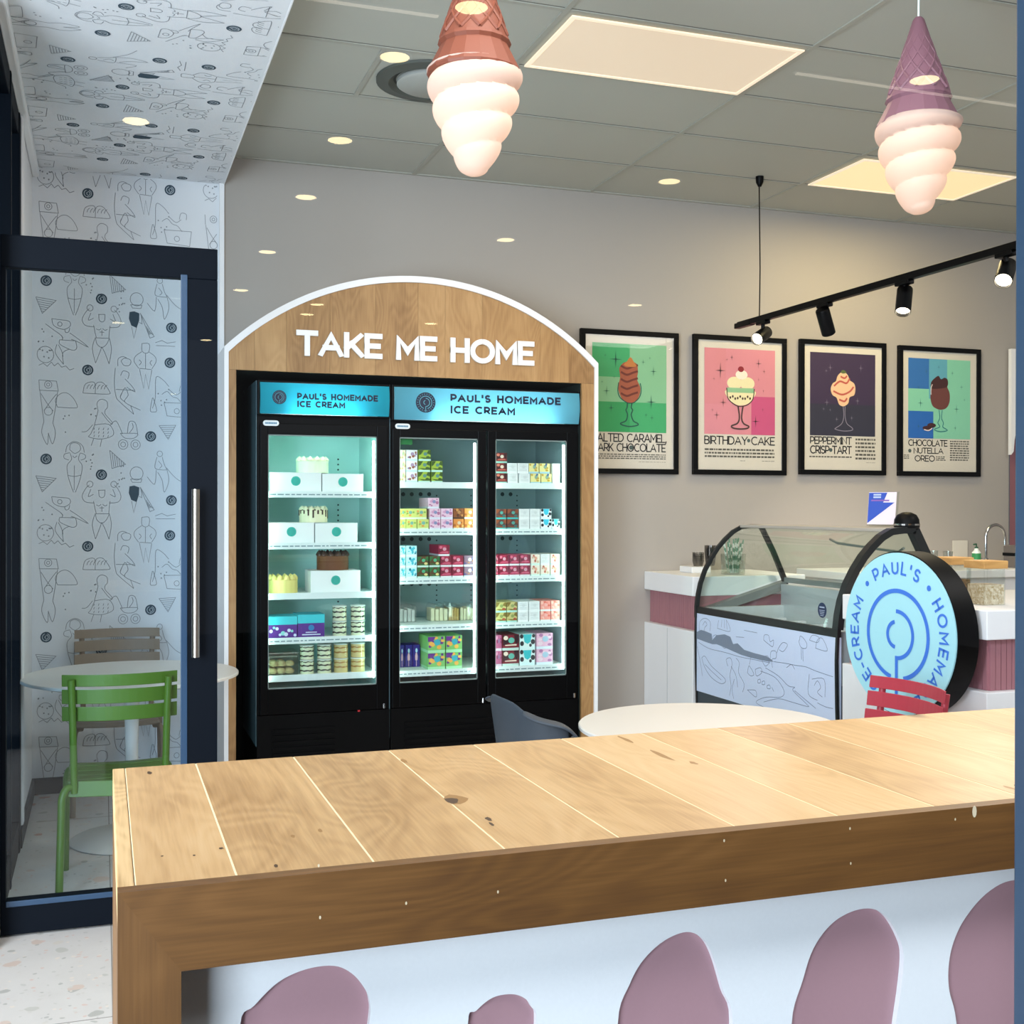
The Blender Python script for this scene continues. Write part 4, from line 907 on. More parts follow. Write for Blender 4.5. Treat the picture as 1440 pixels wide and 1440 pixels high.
def cake(a, c, ytop, zb, body, icing, lab, Y0, drip=None, ribs=True):
    p, q = atY(a, 700, Y0), atY(c, 700, Y0); r = (q.x - p.x) / 2; cx = (p.x + q.x) / 2; h = atY((a + c) / 2, ytop, Y0).z - zb; cy = Y0 + r
    t = thing('iced_cake', lab, 'cake', (cx, cy, zb))
    b = MB(); n = 48; hb = h * .72; vs = []
    for z in (0.0005, hb * .5, hb * .96, hb):
        for k in range(n):
            rr_ = r * (.97 + (.03 if (k % 3 == 0 and ribs) else 0)) * (1 if z < hb else .93); vs.append((cx + rr_ * math.cos(2 * math.pi * k / n), cy + rr_ * math.sin(2 * math.pi * k / n), zb + z))
    b.add(vs, [(j * n + k, j * n + (k + 1) % n, (j + 1) * n + (k + 1) % n, (j + 1) * n + k) for j in range(3) for k in range(n)] + [tuple(3 * n + k for k in range(n))])
    b.build('cake_body', body, t, smooth=True)
    b = MB()
    for k in range(12):
        x, y = cx + r * .82 * math.cos(2 * math.pi * k / 12 + .2), cy + r * .82 * math.sin(2 * math.pi * k / 12 + .2)
        b.lathe([(r * .2, 0), (r * .21, h * .08), (r * .12, h * .2), (.0, h * .29)], (x, y, zb + hb - .001), 10)
    b.build('piped_dollops', icing, t, smooth=True)
    if drip:
        b = MB(); b.lathe([(r * .94, 0), (r * .94, .006), (0, .006)], (cx, cy, zb + hb - .001), 30)
        for k in range(18):
            an = 2 * math.pi * k / 18; l_ = h * random.uniform(.18, .5); x, y = cx + r * .985 * math.cos(an), cy + r * .985 * math.sin(an)
            b.tube([(x, y, zb + hb + .002), (x, y, zb + hb - l_)], .0045, 6)
        b.build('chocolate_drip', drip, t, smooth=True)
CREAM = mat('cream_icing', 'f2efc8', .55); YEL = mat('yellow_icing', 'efe28a', .55); CHOC = mat('chocolate', '3a1c0c', .4); CHOCB = mat('chocolate_cake', '6a3d1c', .7, bump=.6, bscale=120)
zt = cake_box(379.5, 452, 664, 0, 'white cake box with teal sticker carrying the pale striped cake'); cake_box(453, 511, 666, 0, 'white cake box with teal sticker beside the one under the pale striped cake')
cake(420, 466, 641, zt, mat('striped_icing', 'e8f0d0', .55), CREAM, 'pale striped cake with piped peaks on a white box on the top shelf', YP0 + .02)
zt = cake_box(377.5, 442, 735, 1, 'white cake box with teal sticker, under the edge of the drip cake'); cake_box(443, 503, 735.5, 1, 'white cake box with teal sticker carrying the chocolate drip cake')
cake(424, 464, 711, zt, CREAM, CREAM, 'cream cake with dark chocolate drip on the second shelf boxes', YP0 + .02, drip=CHOC)
cake(378.5, 422, 808, SHZ[('single', 2)], YEL, YEL, 'yellow cake with piped peaks standing straight on the third shelf', YP0 + .01)
zt = cake_box(437, 507, 803, 2, 'tall white cake box with teal sticker under the brown chocolate cake')
cake(449, 495, 774, zt, CHOCB, CHOC, 'brown chocolate cake with dark peaks on a white box', YP0 + .02, ribs=False)
for i, (a, c, yt, lab) in enumerate(((378, 418, 867, 'purple and aqua dessert box with white flower print'), (419, 456.5, 864, 'purple and aqua dessert box with blue round emblem'))):
    p, q = atY(a, 700, YP0), atY(c, 700, YP0); z = SHZ[('single', 3)] + .0005; h = atY(a, yt, YP0 + .03).z - z
    t = thing('dessert_box', lab, 'dessert box', ((p.x + q.x) / 2, YP0, z), group='purple dessert boxes'); f = Frame((0, YP0, 0))
    MB().box(p.x, q.x, YP0, YP0 + .17, z, z + h * .62).build('carton', mat('purple_card', '5a2a8a', .45), t)
    MB().box(p.x - .0006, q.x + .0006, YP0 - .001, YP0 + .171, z + h * .62, z + h).build('aqua_sleeve', mat('aqua_card', '3fc8d4', .45), t)
    b = MB(); cx = (p.x + q.x) / 2
    if i: b.disc(cx, z + h * .42, .016, f, .002, 0); b.ribbon([(cx - .03, z + h * .22), (cx + .03, z + h * .22)], .005, f, .002, 1); b.ribbon([(cx - .05, z + h * .12), (cx + .05, z + h * .12)], .006, f, .002, 1)
    else:
        for k in range(9): b.disc(p.x + .012 + k * .016, z + h * random.uniform(.1, .5), random.uniform(.007, .014), f, .002 + k * .0001, (1, 2, 1)[k % 3], 8)
    b.build('print', [mat('box_blue', '2f7fb8', .5), mat('box_pale', 'd8dcf0', .5), mat('box_mint', '8fd8d0', .5)], t)
JAR = {}
def jar(a, c, shelf, level, style, lab, grp, rowpx):
    p, q = atY(a, 700, YP0), atY(c, 700, YP0); r = (q.x - p.x) / 2; cx = (p.x + q.x) / 2; h = atY(a, 700, YP0).z - atY(a, 700 + rowpx, YP0).z; z = SHZ[('single', shelf)] + level * (h + .0006) + .0005
    t = thing('dessert_jar', lab, 'dessert jar', (cx, YP0 + r, z), group=grp)
    if style not in JAR:
        mats = [mat('jar_cream', 'f3ecc9', .5), mat('jar_choc', '2c1a0e', .5)] if style == 'dark' else [mat('jar_tan', 'e8c98a', .5), mat('jar_caramel', 'b9782e', .5)]
        b = MB(); n = 20
        lv = [(0, 0), (.18, 1), (.28, 0), (.52, 1), (.62, 0), (.8, 1), (.86, 0), (.92, 0)] if style == 'dark' else [(0, 0), (.34, 1), (.44, 0), (.66, 1), (.74, 0), (.92, 0)]
        for i in range(len(lv) - 1):
            vs = []
            for f_, amp in ((lv[i][0], lv[i][1]), (lv[i + 1][0], lv[i][1])):
                for k in range(n): wv = .03 * math.sin(k * 2.1 + f_ * 9) if 0 < f_ < .9 else 0; vs.append((.93 * math.cos(2 * math.pi * k / n), .93 * math.sin(2 * math.pi * k / n), f_ + wv))
            b.add(vs, [(k, (k + 1) % n, n + (k + 1) % n, n + k) for k in range(n)], lv[i][1])
        b.add([(.93 * math.cos(2 * math.pi * k / n), .93 * math.sin(2 * math.pi * k / n), .92) for k in range(n)], [tuple(range(n))], 0)
        o1 = b.build('layered_dessert', mats, smooth=True)
        o2 = MB().lathe([(.9, .0), (.97, .1), (.97, .9), (1.0, .91)], seg=20, capped=False).build('clear_cup', CG, smooth=True)
        o3 = MB().lathe([(1.0, .9), (1.02, .93), (.9, .97), (.5, 1.0), (0, 1.0)], seg=20, capped=False).build('clear_lid', mat('clear_lid', 'e6efe6', .25), smooth=True)
        JAR[style] = [(o.name.split('.')[0], o.data) for o in (o1, o2, o3)]
        for o in (o1, o2, o3): bpy.data.objects.remove(o)
    for nm, dt in JAR[style]:
        o = bpy.data.objects.new(nm, dt); sc.collection.objects.link(o); o.parent = t; o.scale = (r, r, h)
for ci, (a, c) in enumerate(((469, 490), (495, 516))):
    for k in range(2): jar(a, c, 3, k, 'dark', f'jar of cream and chocolate layers, fourth shelf, {("beside the purple boxes", "by the light tube")[ci]}, {("lower", "upper")[k]} one', 'layered jars on the fourth shelf', 21.5)
for ci, (a, c, st) in enumerate(((423, 444, 'dark'), (447.5, 468.5, 'dark'), (471, 492, 'tan'), (495, 516, 'tan'))):
    for k in range(2): jar(a, c, 4, k, st, f'jar of {"cream and chocolate" if st == "dark" else "caramel and cream"} layers, lowest shelf, {ORD[ci]} stack, {("lower", "upper")[k]} one', 'layered jars on the lowest shelf', 20.5)
p, q = atY(377.5, 700, YP0), atY(420, 700, YP0); z = SHZ[('single', 4)] + .0005
t = thing('clear_food_tub', 'clear lidded tub of pale pastries on the lowest shelf of the single chiller', 'food tub', ((p.x + q.x) / 2, YP0 + .08, z), group=None)
MB().box(p.x, q.x, YP0, YP0 + .2, z, z + .105).build('tub_body', glass('frosted_tub', (.80, .88, .82), 2.6, .25), t, bevel=.006)
MB().box(p.x - .004, q.x + .003, YP0 - .004, YP0 + .204, z + .1055, z + .122).build('tub_lid', glass('frosted_lid', (.85, .93, .88), 3.5, .2), t, bevel=.004)
b = MB(); rr = random.Random(5)
for k in range(9): b.lathe([(.0, 0), (.022, .004), (.026, .016), (.016, .03), (0, .034)], (p.x + .028 + (k % 3) * .045, YP0 + .035 + (k // 3) * .055, z + .004), 12)
for k in range(5): b.lathe([(.0, 0), (.022, .004), (.026, .016), (.016, .03), (0, .034)], (p.x + .035 + (k % 3) * .043, YP0 + .05 + (k // 3) * .06, z + .042), 12)
b.build('pastries', mat('pastry', 'd8b98a', .7), t, smooth=True)['kind'] = 'stuff'
# green shelf tag taped in the top corner of the middle door
p = atY(565.5, 621, YG + .03); MB().box(p.x - .012, p.x + .058, YG + .031, YG + .033, p.z - .016, p.z + .016).build('price_tag', mat('green_tag', '127a34', .5))
tag(bpy.data.objects['price_tag'], 'small green tag in the top corner behind the middle chiller glass', 'tag')

# ================================================================== FRAMED POSTERS
BLKF = mat('black_frame', '040404', .4, spec=.12); PAPERW = mat('poster_paper', 'd6d0c2', .7); TXT = mat('poster_ink', '17181a', .6)
def star(b, fr, x, y, r, mi, k=1.0):
    for dx, dy in ((1, 0), (0, 1)):
        q = .14 * r; L = r * (1.35 if dy else 1.)
        b.poly([(x - dx * L - dy * 0, y - dy * L), (x + dy * q * .6, y - dx * q * .6), (x + dx * L, y + dy * L), (x - dy * q * .6, y + dx * q * .6)], fr, .0042, mi)
def poster(i, px, label, art, cols, title):
    x0p, x1p, yt0, yb0 = px; Yp = YW - .03
    a, c = atY(x0p, yt0, Yp), atY(x1p, yt0, Yp); zb = atY(x0p, yb0, Yp).z; W = c.x - a.x; H = a.z - zb
    t = thing('framed_poster', label, 'poster', (a.x + W / 2, Yp, zb), group='framed sundae posters')
    bw = .032; f = Frame((a.x, Yp + .012, zb))
    b = MB()
    for (u0, u1, v0, v1) in ((0, W, 0, bw), (0, W, H - bw, H), (0, bw, bw, H - bw), (W - bw, W, bw, H - bw)): b.box(a.x + u0, a.x + u1, Yp, YW - .001, zb + v0, zb + v1)
    b.build('frame', BLKF, t, bevel=.002)
    MB().box(a.x + bw, a.x + W - bw, Yp + .012, YW - .001, zb + bw, zb + H - bw).build('print_paper', PAPERW, t)
    MB().poly([(bw, bw), (W - bw, bw), (W - bw, H - bw), (bw, H - bw)], f, .008).build('glazing', glass('poster_glass', (1, 1, 1), .6), t)
    iw, ih = W - 2 * bw, H - 2 * bw
    fa = Frame((a.x + bw + iw * .078, Yp + .012, zb + H - bw - ih * .725)); aw, ah = iw * .838, ih * .665
    b = MB(); art(b, fa, aw, ah)
    b.build('artwork', [mat('art%d_%d' % (i, k), h, .6) for k, h in enumerate(cols)], t)
    ft = Frame((a.x + bw, Yp + .012, zb + bw)); b = MB()
    for (s_, u0, u1, v0, v1, wt) in title: b.write(s_, ft, iw * u0, iw * u1, ih * (1 - v1), ih * (1 - v0), wt=wt, d=.0012, gap=.16)
    b.build('lettering', TXT, t); b = MB(); rr = random.Random(i)
    for (u0, u1, v0, v1, nl) in TX[i]:
        for k in range(nl):
            v = ih * (1 - (v0 + (v1 - v0) * (k + .5) / nl)); u = iw * u0
            while u < iw * u1 - .006:
                l_ = min(rr.uniform(.008, .03), iw * u1 - u); b.ribbon([(u, v), (u + l_, v)], ih * (v1 - v0) / nl * .5, ft, .0012); u += l_ + .005
    if i in (1, 2, 3, 4):
        for (u, v, r) in EM[i]: b.disc(iw * u, ih * (1 - v), r, ft, .0014, 1, 14)
    b.build('small_print', [mat('small_print', '5a5850', .7), mat('print_emblem', '4f5f5c', .7)], t)
TX = {1: [(.083, .91, .885, .93, 3), (.6, .91, .945, .95, 1)], 2: [(.083, .91, .83, .91, 3), (.5, .56, .925, .932, 1), (.76, .91, .925, .932, 1)], 3: [(.66, .92, .735, .92, 6), (.07, .61, .885, .905, 1), (.8, .92, .935, .94, 1)], 4: [(.64, .9, .735, .91, 9), (.02, .09, .86, .9, 3), (.45, .58, .87, .91, 3)]}
EM = {1: [(.515, .84, .014)], 2: [(.60, .77, .012)], 3: [(.341, .84, .013)], 4: [(.1, .83, .013)]}
def E_(b, f, pts, aw, ah, d, mi): b.poly([(p[0] * aw, p[1] * ah) for p in smooth_pts([Vector((x, y, 0)) for x, y in pts], 4, closed=True)], f, d, mi)
def L_(b, f, pts, aw, ah, wd, d, mi): b.ribbon([(p[0] * aw, p[1] * ah) for p in smooth_pts([Vector((x, y, 0)) for x, y in pts], 4)], wd, f, d, mi)
def Q_(b, f, x0, x1, y0, y1, aw, ah, d, mi): b.poly([(x0 * aw, y0 * ah), (x1 * aw, y0 * ah), (x1 * aw, y1 * ah), (x0 * aw, y1 * ah)], f, d, mi)
def stars(b, f, aw, ah, pts, mi):
    for x, y, r in pts: star(b, f, x * aw, y * ah, r * aw, mi)
def art1(b, f, aw, ah):
    Q_(b, f, 0, 1, 0, 1, aw, ah, .001, 0); Q_(b, f, .5, 1, .34, 1, aw, ah, .0014, 1); Q_(b, f, 0, .5, 0, .34, aw, ah, .0014, 2); Q_(b, f, .0, .5, .34, .62, aw, ah, .0014, 1)
    E_(b, f, [(.38, .4), (.345, .5), (.37, .62), (.36, .72), (.41, .78), (.46, .8), (.51, .85), (.55, .8), (.6, .77), (.61, .68), (.6, .6), (.645, .5), (.62, .4), (.56, .345), (.5, .33), (.43, .345)], aw, ah, .002, 3)
    for y in (.42, .5, .58, .66, .73): L_(b, f, [(.38, y + .02), (.46, y - .01), (.54, y + .015), (.61, y + .035)], aw, ah, .013, .0026, 4)
    E_(b, f, [(.42, .76), (.46, .8), (.51, .85), (.56, .79), (.59, .75), (.5, .74)], aw, ah, .0028, 6)
    L_(b, f, [(.35, .56), (.34, .46), (.37, .39), (.45, .34), (.5, .33), (.56, .34), (.63, .4), (.655, .48), (.64, .56)], aw, ah, .006, .003, 5)
    L_(b, f, [(.47, .33), (.465, .28), (.45, .25), (.47, .2), (.45, .13), (.38, .1), (.4, .08), (.5, .065), (.6, .08), (.61, .1), (.55, .13), (.52, .2), (.54, .25), (.52, .28), (.53, .33)], aw, ah, .008, .003, 5)
    stars(b, f, aw, ah, [(.31, .82, .085), (.82, .7, .05), (.68, .8, .03), (.77, .85, .02), (.25, .27, .045), (.79, .35, .07), (.19, .46, .05), (.29, .62, .02), (.72, .2, .025), (.8, .17, .03), (.17, .86, .02), (.13, .56, .02)], 5)
def art2(b, f, aw, ah):
    Q_(b, f, 0, 1, 0, 1, aw, ah, .001, 0); Q_(b, f, .66, 1, 0, .45, aw, ah, .0014, 1); Q_(b, f, 0, .3, .35, 1, aw, ah, .0014, 2)
    E_(b, f, [(.31, .52), (.33, .42), (.42, .36), (.5, .34), (.6, .36), (.68, .42), (.7, .52)], aw, ah, .002, 3)
    Q_(b, f, .31, .70, .49, .545, aw, ah, .0024, 4); b.disc(.42 * aw, .60 * ah, .105 * aw, f, .0022, 3, 18, .075 * ah); b.disc(.6 * aw, .60 * ah, .105 * aw, f, .0023, 3, 18, .075 * ah)
    b.disc(.52 * aw, .7 * ah, .085 * aw, f, .0024, 7, 18, .055 * ah); b.disc(.51 * aw, .765 * ah, .042 * aw, f, .003, 6, 14, .034 * ah)
    for k in range(9): b.disc((.36 + .035 * k) * aw, (.43 + .015 * math.sin(k * 2)) * ah, .013 * aw, f, .003, 5, 8, .016 * ah)
    L_(b, f, [(.31, .54), (.33, .42), (.42, .35), (.5, .33), (.6, .35), (.68, .42), (.7, .54)], aw, ah, .006, .0032, 5)
    L_(b, f, [(.47, .33), (.49, .2), (.46, .13), (.38, .1), (.4, .075), (.5, .065), (.6, .075), (.62, .1), (.55, .13), (.52, .2), (.54, .33)], aw, ah, .01, .0032, 5)
    stars(b, f, aw, ah, [(.22, .74, .075), (.38, .9, .03), (.31, .87, .02), (.76, .84, .045), (.84, .75, .025), (.13, .64, .02), (.26, .37, .05), (.17, .22, .045), (.11, .28, .02), (.72, .16, .06), (.76, .65, .02), (.83, .52, .02), (.82, .3, .02)], 5)
def art3(b, f, aw, ah):
    Q_(b, f, 0, 1, 0, 1, aw, ah, .001, 0); Q_(b, f, 0, 1, 0, .38, aw, ah, .0014, 1)
    E_(b, f, [(.44, .38), (.4, .46), (.34, .49), (.31, .56), (.34, .63), (.39, .66), (.42, .73), (.5, .78), (.57, .74), (.6, .68), (.67, .64), (.69, .57), (.67, .5), (.6, .47), (.58, .4), (.51, .36)], aw, ah, .002, 2)
    for pts in ([(.36, .6), (.45, .66), (.55, .64), (.6, .7)], [(.35, .54), (.48, .5), (.6, .54), (.66, .6)], [(.44, .44), (.52, .42), (.56, .46)], [(.46, .72), (.52, .7), (.56, .73)]): L_(b, f, pts, aw, ah, .012, .0026, 3)
    E_(b, f, [(.46, .77), (.5, .8), (.55, .77), (.5, .755)], aw, ah, .0028, 5)
    L_(b, f, [(.5, .36), (.51, .24), (.48, .15), (.4, .1), (.38, .08), (.5, .06), (.63, .07), (.64, .1), (.56, .15), (.53, .24), (.53, .36)], aw, ah, .005, .003, 4)
    stars(b, f, aw, ah, [(.3, .82, .04), (.77, .83, .04), (.24, .78, .025), (.25, .4, .04), (.72, .43, .04), (.2, .32, .025), (.3, .31, .02), (.4, .2, .03), (.63, .22, .03), (.68, .55, .02)], 4)
def art4(b, f, aw, ah):
    Q_(b, f, 0, 1, 0, 1, aw, ah, .001, 0); Q_(b, f, 0, .33, .62, 1, aw, ah, .0014, 1); Q_(b, f, 0, .4, 0, .34, aw, ah, .0014, 2); Q_(b, f, .33, .62, .5, 1, aw, ah, .0014, 6)
    E_(b, f, [(.38, .42), (.35, .52), (.37, .62), (.36, .7), (.42, .76), (.48, .79), (.52, .75), (.58, .77), (.63, .74), (.62, .66), (.66, .58), (.66, .47), (.61, .39), (.52, .365), (.44, .38)], aw, ah, .002, 3)
    E_(b, f, [(.37, .63), (.36, .7), (.42, .76), (.48, .79), (.52, .75), (.58, .77), (.63, .74), (.62, .66), (.5, .63)], aw, ah, .0024, 4); L_(b, f, [(.36, .55), (.36, .63), (.38, .68)], aw, ah, .006, .003, 7)
    L_(b, f, [(.49, .36), (.5, .26), (.47, .2), (.5, .15), (.42, .12), (.44, .1), (.53, .09), (.62, .105), (.6, .125), (.55, .15), (.56, .2), (.53, .26), (.54, .36)], aw, ah, .006, .003, 5)
    b.disc(.3 * aw, .13 * ah, .075 * aw, f, .0026, 4, 14, .028 * ah); b.disc(.37 * aw, .165 * ah, .07 * aw, f, .003, 4, 14, .03 * ah); L_(b, f, [(.25, .11), (.32, .1), (.38, .13)], aw, ah, .007, .0034, 7)
    stars(b, f, aw, ah, [(.19, .44, .05), (.77, .38, .05), (.16, .64, .03), (.85, .66, .03), (.28, .84, .03), (.48, .9, .025), (.7, .83, .03), (.16, .15, .03), (.75, .14, .03), (.9, .5, .02)], 8)
poster(1, (817, 955, 461, 665.5), 'black framed poster of a brown swirl sundae on green, behind the arch edge', art1, ['3fa86a', '86bf92', '2f9e5c', 'a5573c', '6f2f22', '1d5a4a', 'c47a3c'], [('SALTED CARAMEL,', .085, .915, .735, .80, .13), ('DARK CHOCOLATE', .085, .905, .808, .872, .13)])
poster(2, (976, 1107, 469, 667), 'black framed poster of a cherry topped sundae on pink, beside the green one', art2, ['d98a96', 'c8527f', 'd6868f', 'ece2b4', '8fbf92', '4a3430', '8e1626', 'f2ead8'], [('BIRTHDAY CAKE', .083, .91, .738, .805, .13)])
poster(3, (1126, 1247, 476, 667), 'black framed poster of a cream swirl sundae on dark purple', art3, ['382846', '2c2c3e', 'ecc39a', 'c0574a', '8a8496', '5a6a3a'], [('PEPPERMINT', .085, .605, .733, .795, .14), ('CRISP TART', .085, .605, .805, .872, .14)])
poster(4, (1265, 1380, 485, 669), 'black framed poster of a chocolate swirl sundae on blue and mint, last in the row', art4, ['86cfae', '2f6fb4', '1f66b8', '6b3a34', '3f1a1c', '2f7f86', '5fa8bc', 'e8d8d0', '2a6a6a'], [('CHOCOLATE', .085, .60, .735, .79, .14), ('NUTELLA', .155, .545, .802, .852, .14), ('OREO', .17, .43, .866, .918, .14)])

# ================================================================== SERVICE COUNTER AND SERVE-OVER FREEZER
XF = 3.2
CORIAN = mat('white_solid_surface', 'f0f2f4', .35)
FLUT = mat('mauve_fluted', 'a8747c', .5)
zA, zB_, zC_, zD = EYE - .39, EYE - .503, EYE - .69, EYE - .705
def flutes(b, axis, p0, p1, fixed, z0, z1, sign):
    n = int(abs(p1 - p0) / .026); s_ = (p1 - p0) / n
    for k in range(n):
        a, c = p0 + s_ * (k + .06), p0 + s_ * (k + .94)
        if axis == 'y': b.box(min(fixed, fixed + sign * .008), max(fixed, fixed + sign * .008), min(a, c), max(a, c), z0, z1)
        else: b.box(min(a, c), max(a, c), min(fixed, fixed + sign * .008), max(fixed, fixed + sign * .008), z0, z1)
def counter(label, x0, x1, y0, y1, near_face):
    t = thing('service_counter', label, 'counter', ((x0 + x1) / 2, (y0 + y1) / 2, 0))
    MB().box(x0, x1, y0, y1, zB_, zA).build('worktop', CORIAN, t, bevel=.004)
    yn = y0 + .045 if near_face else y0
    MB().box(x0, x1, y0, y1, 0, zD).build('base_cabinet', CORIAN, t, bevel=.004)
    b = MB().box(x0 + .048, x1 - .02, yn, y1, zD, zB_); flutes(b, 'y', yn, y1, x0 + .048, zD + .001, zB_ - .001, -1)
    if near_face: flutes(b, 'x', x0 + .048, x1 - .02, yn, zD + .001, zB_ - .001, -1)
    b.build('fluted_band', FLUT, t)
    MB().box(x0 - .0015, x0 + .001, (y0 + y1) / 2 - .0015, (y0 + y1) / 2 + .0015, .05, zD - .01).build('panel_joint', mat('joint_grey', 'a8acb0', .7), t)
    return t
counter('white service counter with mauve fluted band between the freezer and the back wall', XF, 3.95, 6.03, YW - .002, False)
counter('white service counter end with mauve fluted band behind the round sign', XF, 5.6, 3.652, 4.585, True)
t = thing('back_counter', 'white counter along the back wall under the tap', 'counter', (5.2, 6.4, 0))
MB().box(4.3, 5.98, 6.12, YW - .002, zA - .05, zA).build('worktop', CORIAN, t, bevel=.004)
MB().box(4.32, 5.96, 6.16, YW - .002, 0, zA - .05).build('base_cabinet', CORIAN, t)

fz = thing('gelato_display_freezer', 'curved glass ice cream display freezer with line drawing on its pale front', 'display freezer', (3.5, 5.3, 0))
FY0, FY1 = 4.62, 5.98
prof = [(3.2, -.556), (3.208, -.49), (3.223, -.424), (3.252, -.35), (3.291, -.283), (3.335, -.223), (3.383, -.174), (3.432, -.133), (3.485, -.106), (3.55, -.099), (3.617, -.101)]
prof = [(x, EYE + z) for x, z in prof]; back = [(3.617, EYE - .101), (3.70, EYE - .25), (3.77, EYE - .402), (3.80, EYE - .5)]
DGREY = mat('freezer_dark_trim', '15181a', .4)
MB().box(XF + .02, 3.86, FY0, FY1, .42, EYE - .82).box(XF + .06, 3.8, FY0 + .05, FY1 - .05, .0, .42).build('cabinet', mat('freezer_cabinet', '2b3136', .5), fz)
MB().box(XF + .002, XF + .02, FY0 + .02, FY1 - .005, .30, .475).build('base_trim', mat('freezer_base_grey', '3f4a52', .4), fz, bevel=.004)
pb = MB().box(XF - .004, XF + .02, FY0, FY1 - .008, .475, EYE - .594); frx = Frame((XF - .004, 0, 0), (0, -1, 0), (0, 0, 1), (-1, 0, 0))
def fx(px, py): p = atX(px, py, XF - .004); return (-p.y, p.z)
def k4(*p): return [fx(900 + p[i] / 4.3625, 680 + p[i + 1] / 4.3625) for i in range(0, len(p), 2)]
z0f = lambda q: [(a, max(.48, c)) for a, c in q]
mt = k4(346, 912, 375, 898, 400, 905, 440, 922, 445, 960, 470, 930, 520, 925, 555, 940, 572, 985, 600, 980, 640, 1020, 700, 1040, 740, 1050, 770, 1058, 798, 1072, 820, 1092, 790, 1092, 740, 1082, 680, 1068, 620, 1050, 570, 1028, 520, 1005, 470, 985, 445, 985, 400, 970, 346, 950)
pb.poly(mt, frx, .001, 1)
LN = [k4(*q) for q in (
    (820, 1092, 900, 1104, 960, 1116, 1020, 1125, 1080, 1150, 1186, 1186), (366, 912, 368, 850, 400, 826, 432, 850, 430, 905), (386, 870, 400, 846, 412, 866, 398, 884, 394, 912),
    (476, 888, 490, 826, 530, 836, 554, 906, 476, 888), (500, 880, 504, 836), (520, 888, 518, 836), (536, 896, 530, 840), (454, 980, 448, 940, 470, 930, 476, 970), (500, 990, 505, 950, 530, 945, 548, 990, 520, 1010, 500, 990), (548, 960, 566, 970, 570, 1010),
    (350, 965, 420, 1010, 520, 1035, 610, 1062, 700, 1080, 800, 1100), (380, 1070, 400, 1060, 440, 1120, 524, 1200, 500, 1228, 440, 1190, 400, 1130, 380, 1070), (400, 1110, 450, 1160, 500, 1205), (352, 1000, 372, 1100, 384, 1180),
    (540, 1120, 530, 1080, 556, 1070, 566, 1110, 552, 1180, 560, 1240, 550, 1300), (560, 1120, 590, 1180, 600, 1250), (590, 1070, 610, 1100, 606, 1160, 640, 1230, 630, 1280), (576, 1320, 566, 1260, 580, 1200), (660, 1160, 668, 1120, 680, 1130, 700, 1170, 680, 1180, 660, 1160),
    (664, 1060, 660, 1040, 676, 1036, 682, 1060, 672, 1110), (708, 1140, 740, 1130, 748, 1160, 716, 1180, 708, 1140), (752, 1090, 758, 1066, 786, 1060, 792, 1100, 770, 1120, 752, 1090), (800, 1070, 806, 1030, 834, 1030, 836, 1070, 810, 1080, 814, 1130),
    (740, 1150, 830, 1190, 884, 1270, 866, 1310, 780, 1310, 722, 1330, 720, 1350, 780, 1380), (760, 1340, 850, 1320, 930, 1340, 1030, 1368, 1020, 1350, 940, 1270, 950, 1250, 910, 1240, 850, 1180, 770, 1130), (950, 1270, 1080, 1380),
    (724, 1205, 738, 1200, 740, 1222, 724, 1222, 724, 1205), (750, 1215, 764, 1212, 766, 1232, 750, 1232, 750, 1215), (780, 1240, 796, 1236, 800, 1258, 782, 1256, 780, 1240), (810, 1250, 822, 1276), (660, 1266, 710, 1270, 712, 1310, 660, 1266),
    (760, 960, 764, 930, 790, 932, 800, 970, 820, 960, 816, 1000, 790, 985, 760, 960), (840, 1040, 856, 1000, 880, 975, 906, 990, 880, 1030, 856, 1020), (980, 960, 984, 936, 1000, 944, 1024, 980, 1020, 1010, 990, 1005, 976, 970, 980, 960), (1000, 1010, 1002, 1090), (990, 1010, 992, 1080),
    (1040, 960, 1060, 930, 1100, 945, 1090, 975, 1040, 960), (1078, 1010, 1090, 960, 1120, 950, 1150, 1026, 1078, 1010), (1040, 1170, 1034, 1290, 1090, 1330), (1056, 1200, 1130, 1200, 1136, 1310), (1070, 1240, 1090, 1210, 1110, 1250, 1090, 1280, 1120, 1310), (900, 1130, 930, 1110, 950, 1140),
    (1090, 1345, 1140, 1370, 1186, 1380), (640, 900, 720, 916), (590, 940, 640, 944))]
for q in LN:
    for g_ in clip_lines([[(p.x, p.y) for p in smooth_pts([Vector((a, c, 0)) for a, c in q], 4)]], -FY1 + .012, -FY0 - .004, .48, EYE - .6): pb.ribbon(g_, .0026, frx, .0014, 2)
pb.build('front_panel', [mat('freezer_front', 'd0dffa', .4), mat('drawing_grey', '7f8ca0', .6), mat('drawing_line', '7d8aa2', .7)], fz)
MB().box(XF - .006, XF + .02, FY0, FY1 - .004, EYE - .594, EYE - .556).build('front_band', DGREY, fz, bevel=.003)
lp = [(3.2, EYE - .556), (3.194, EYE - .7), (3.197, .60), (3.204, .40)]
b = MB(); b.strip([(x, FY1, z) for x, z in [(3.2, EYE - .62)] + prof], .010, .011, (0, 1, 0)).strip([(x, FY1, z) for x, z in back], .01, .014, (0, 1, 0)).strip([(x, FY1, z) for x, z in lp], .007, .006, (0, 1, 0)); b.build('end_frame', DGREY, fz)
b = MB(); b.strip([(x, FY0, z) for x, z in prof], .022, .016, (0, 1, 0)).strip([(x, FY0, z) for x, z in back], .022, .022, (0, 1, 0)).strip([(x, FY0, z) for x, z in lp], .007, .006, (0, 1, 0)); b.build('end_frame', DGREY, fz)
FGL = glass('freezer_glass', (.88, .93, .90), .45)
FGC = glass('freezer_front_glass', (.93, .97, .95), .8)
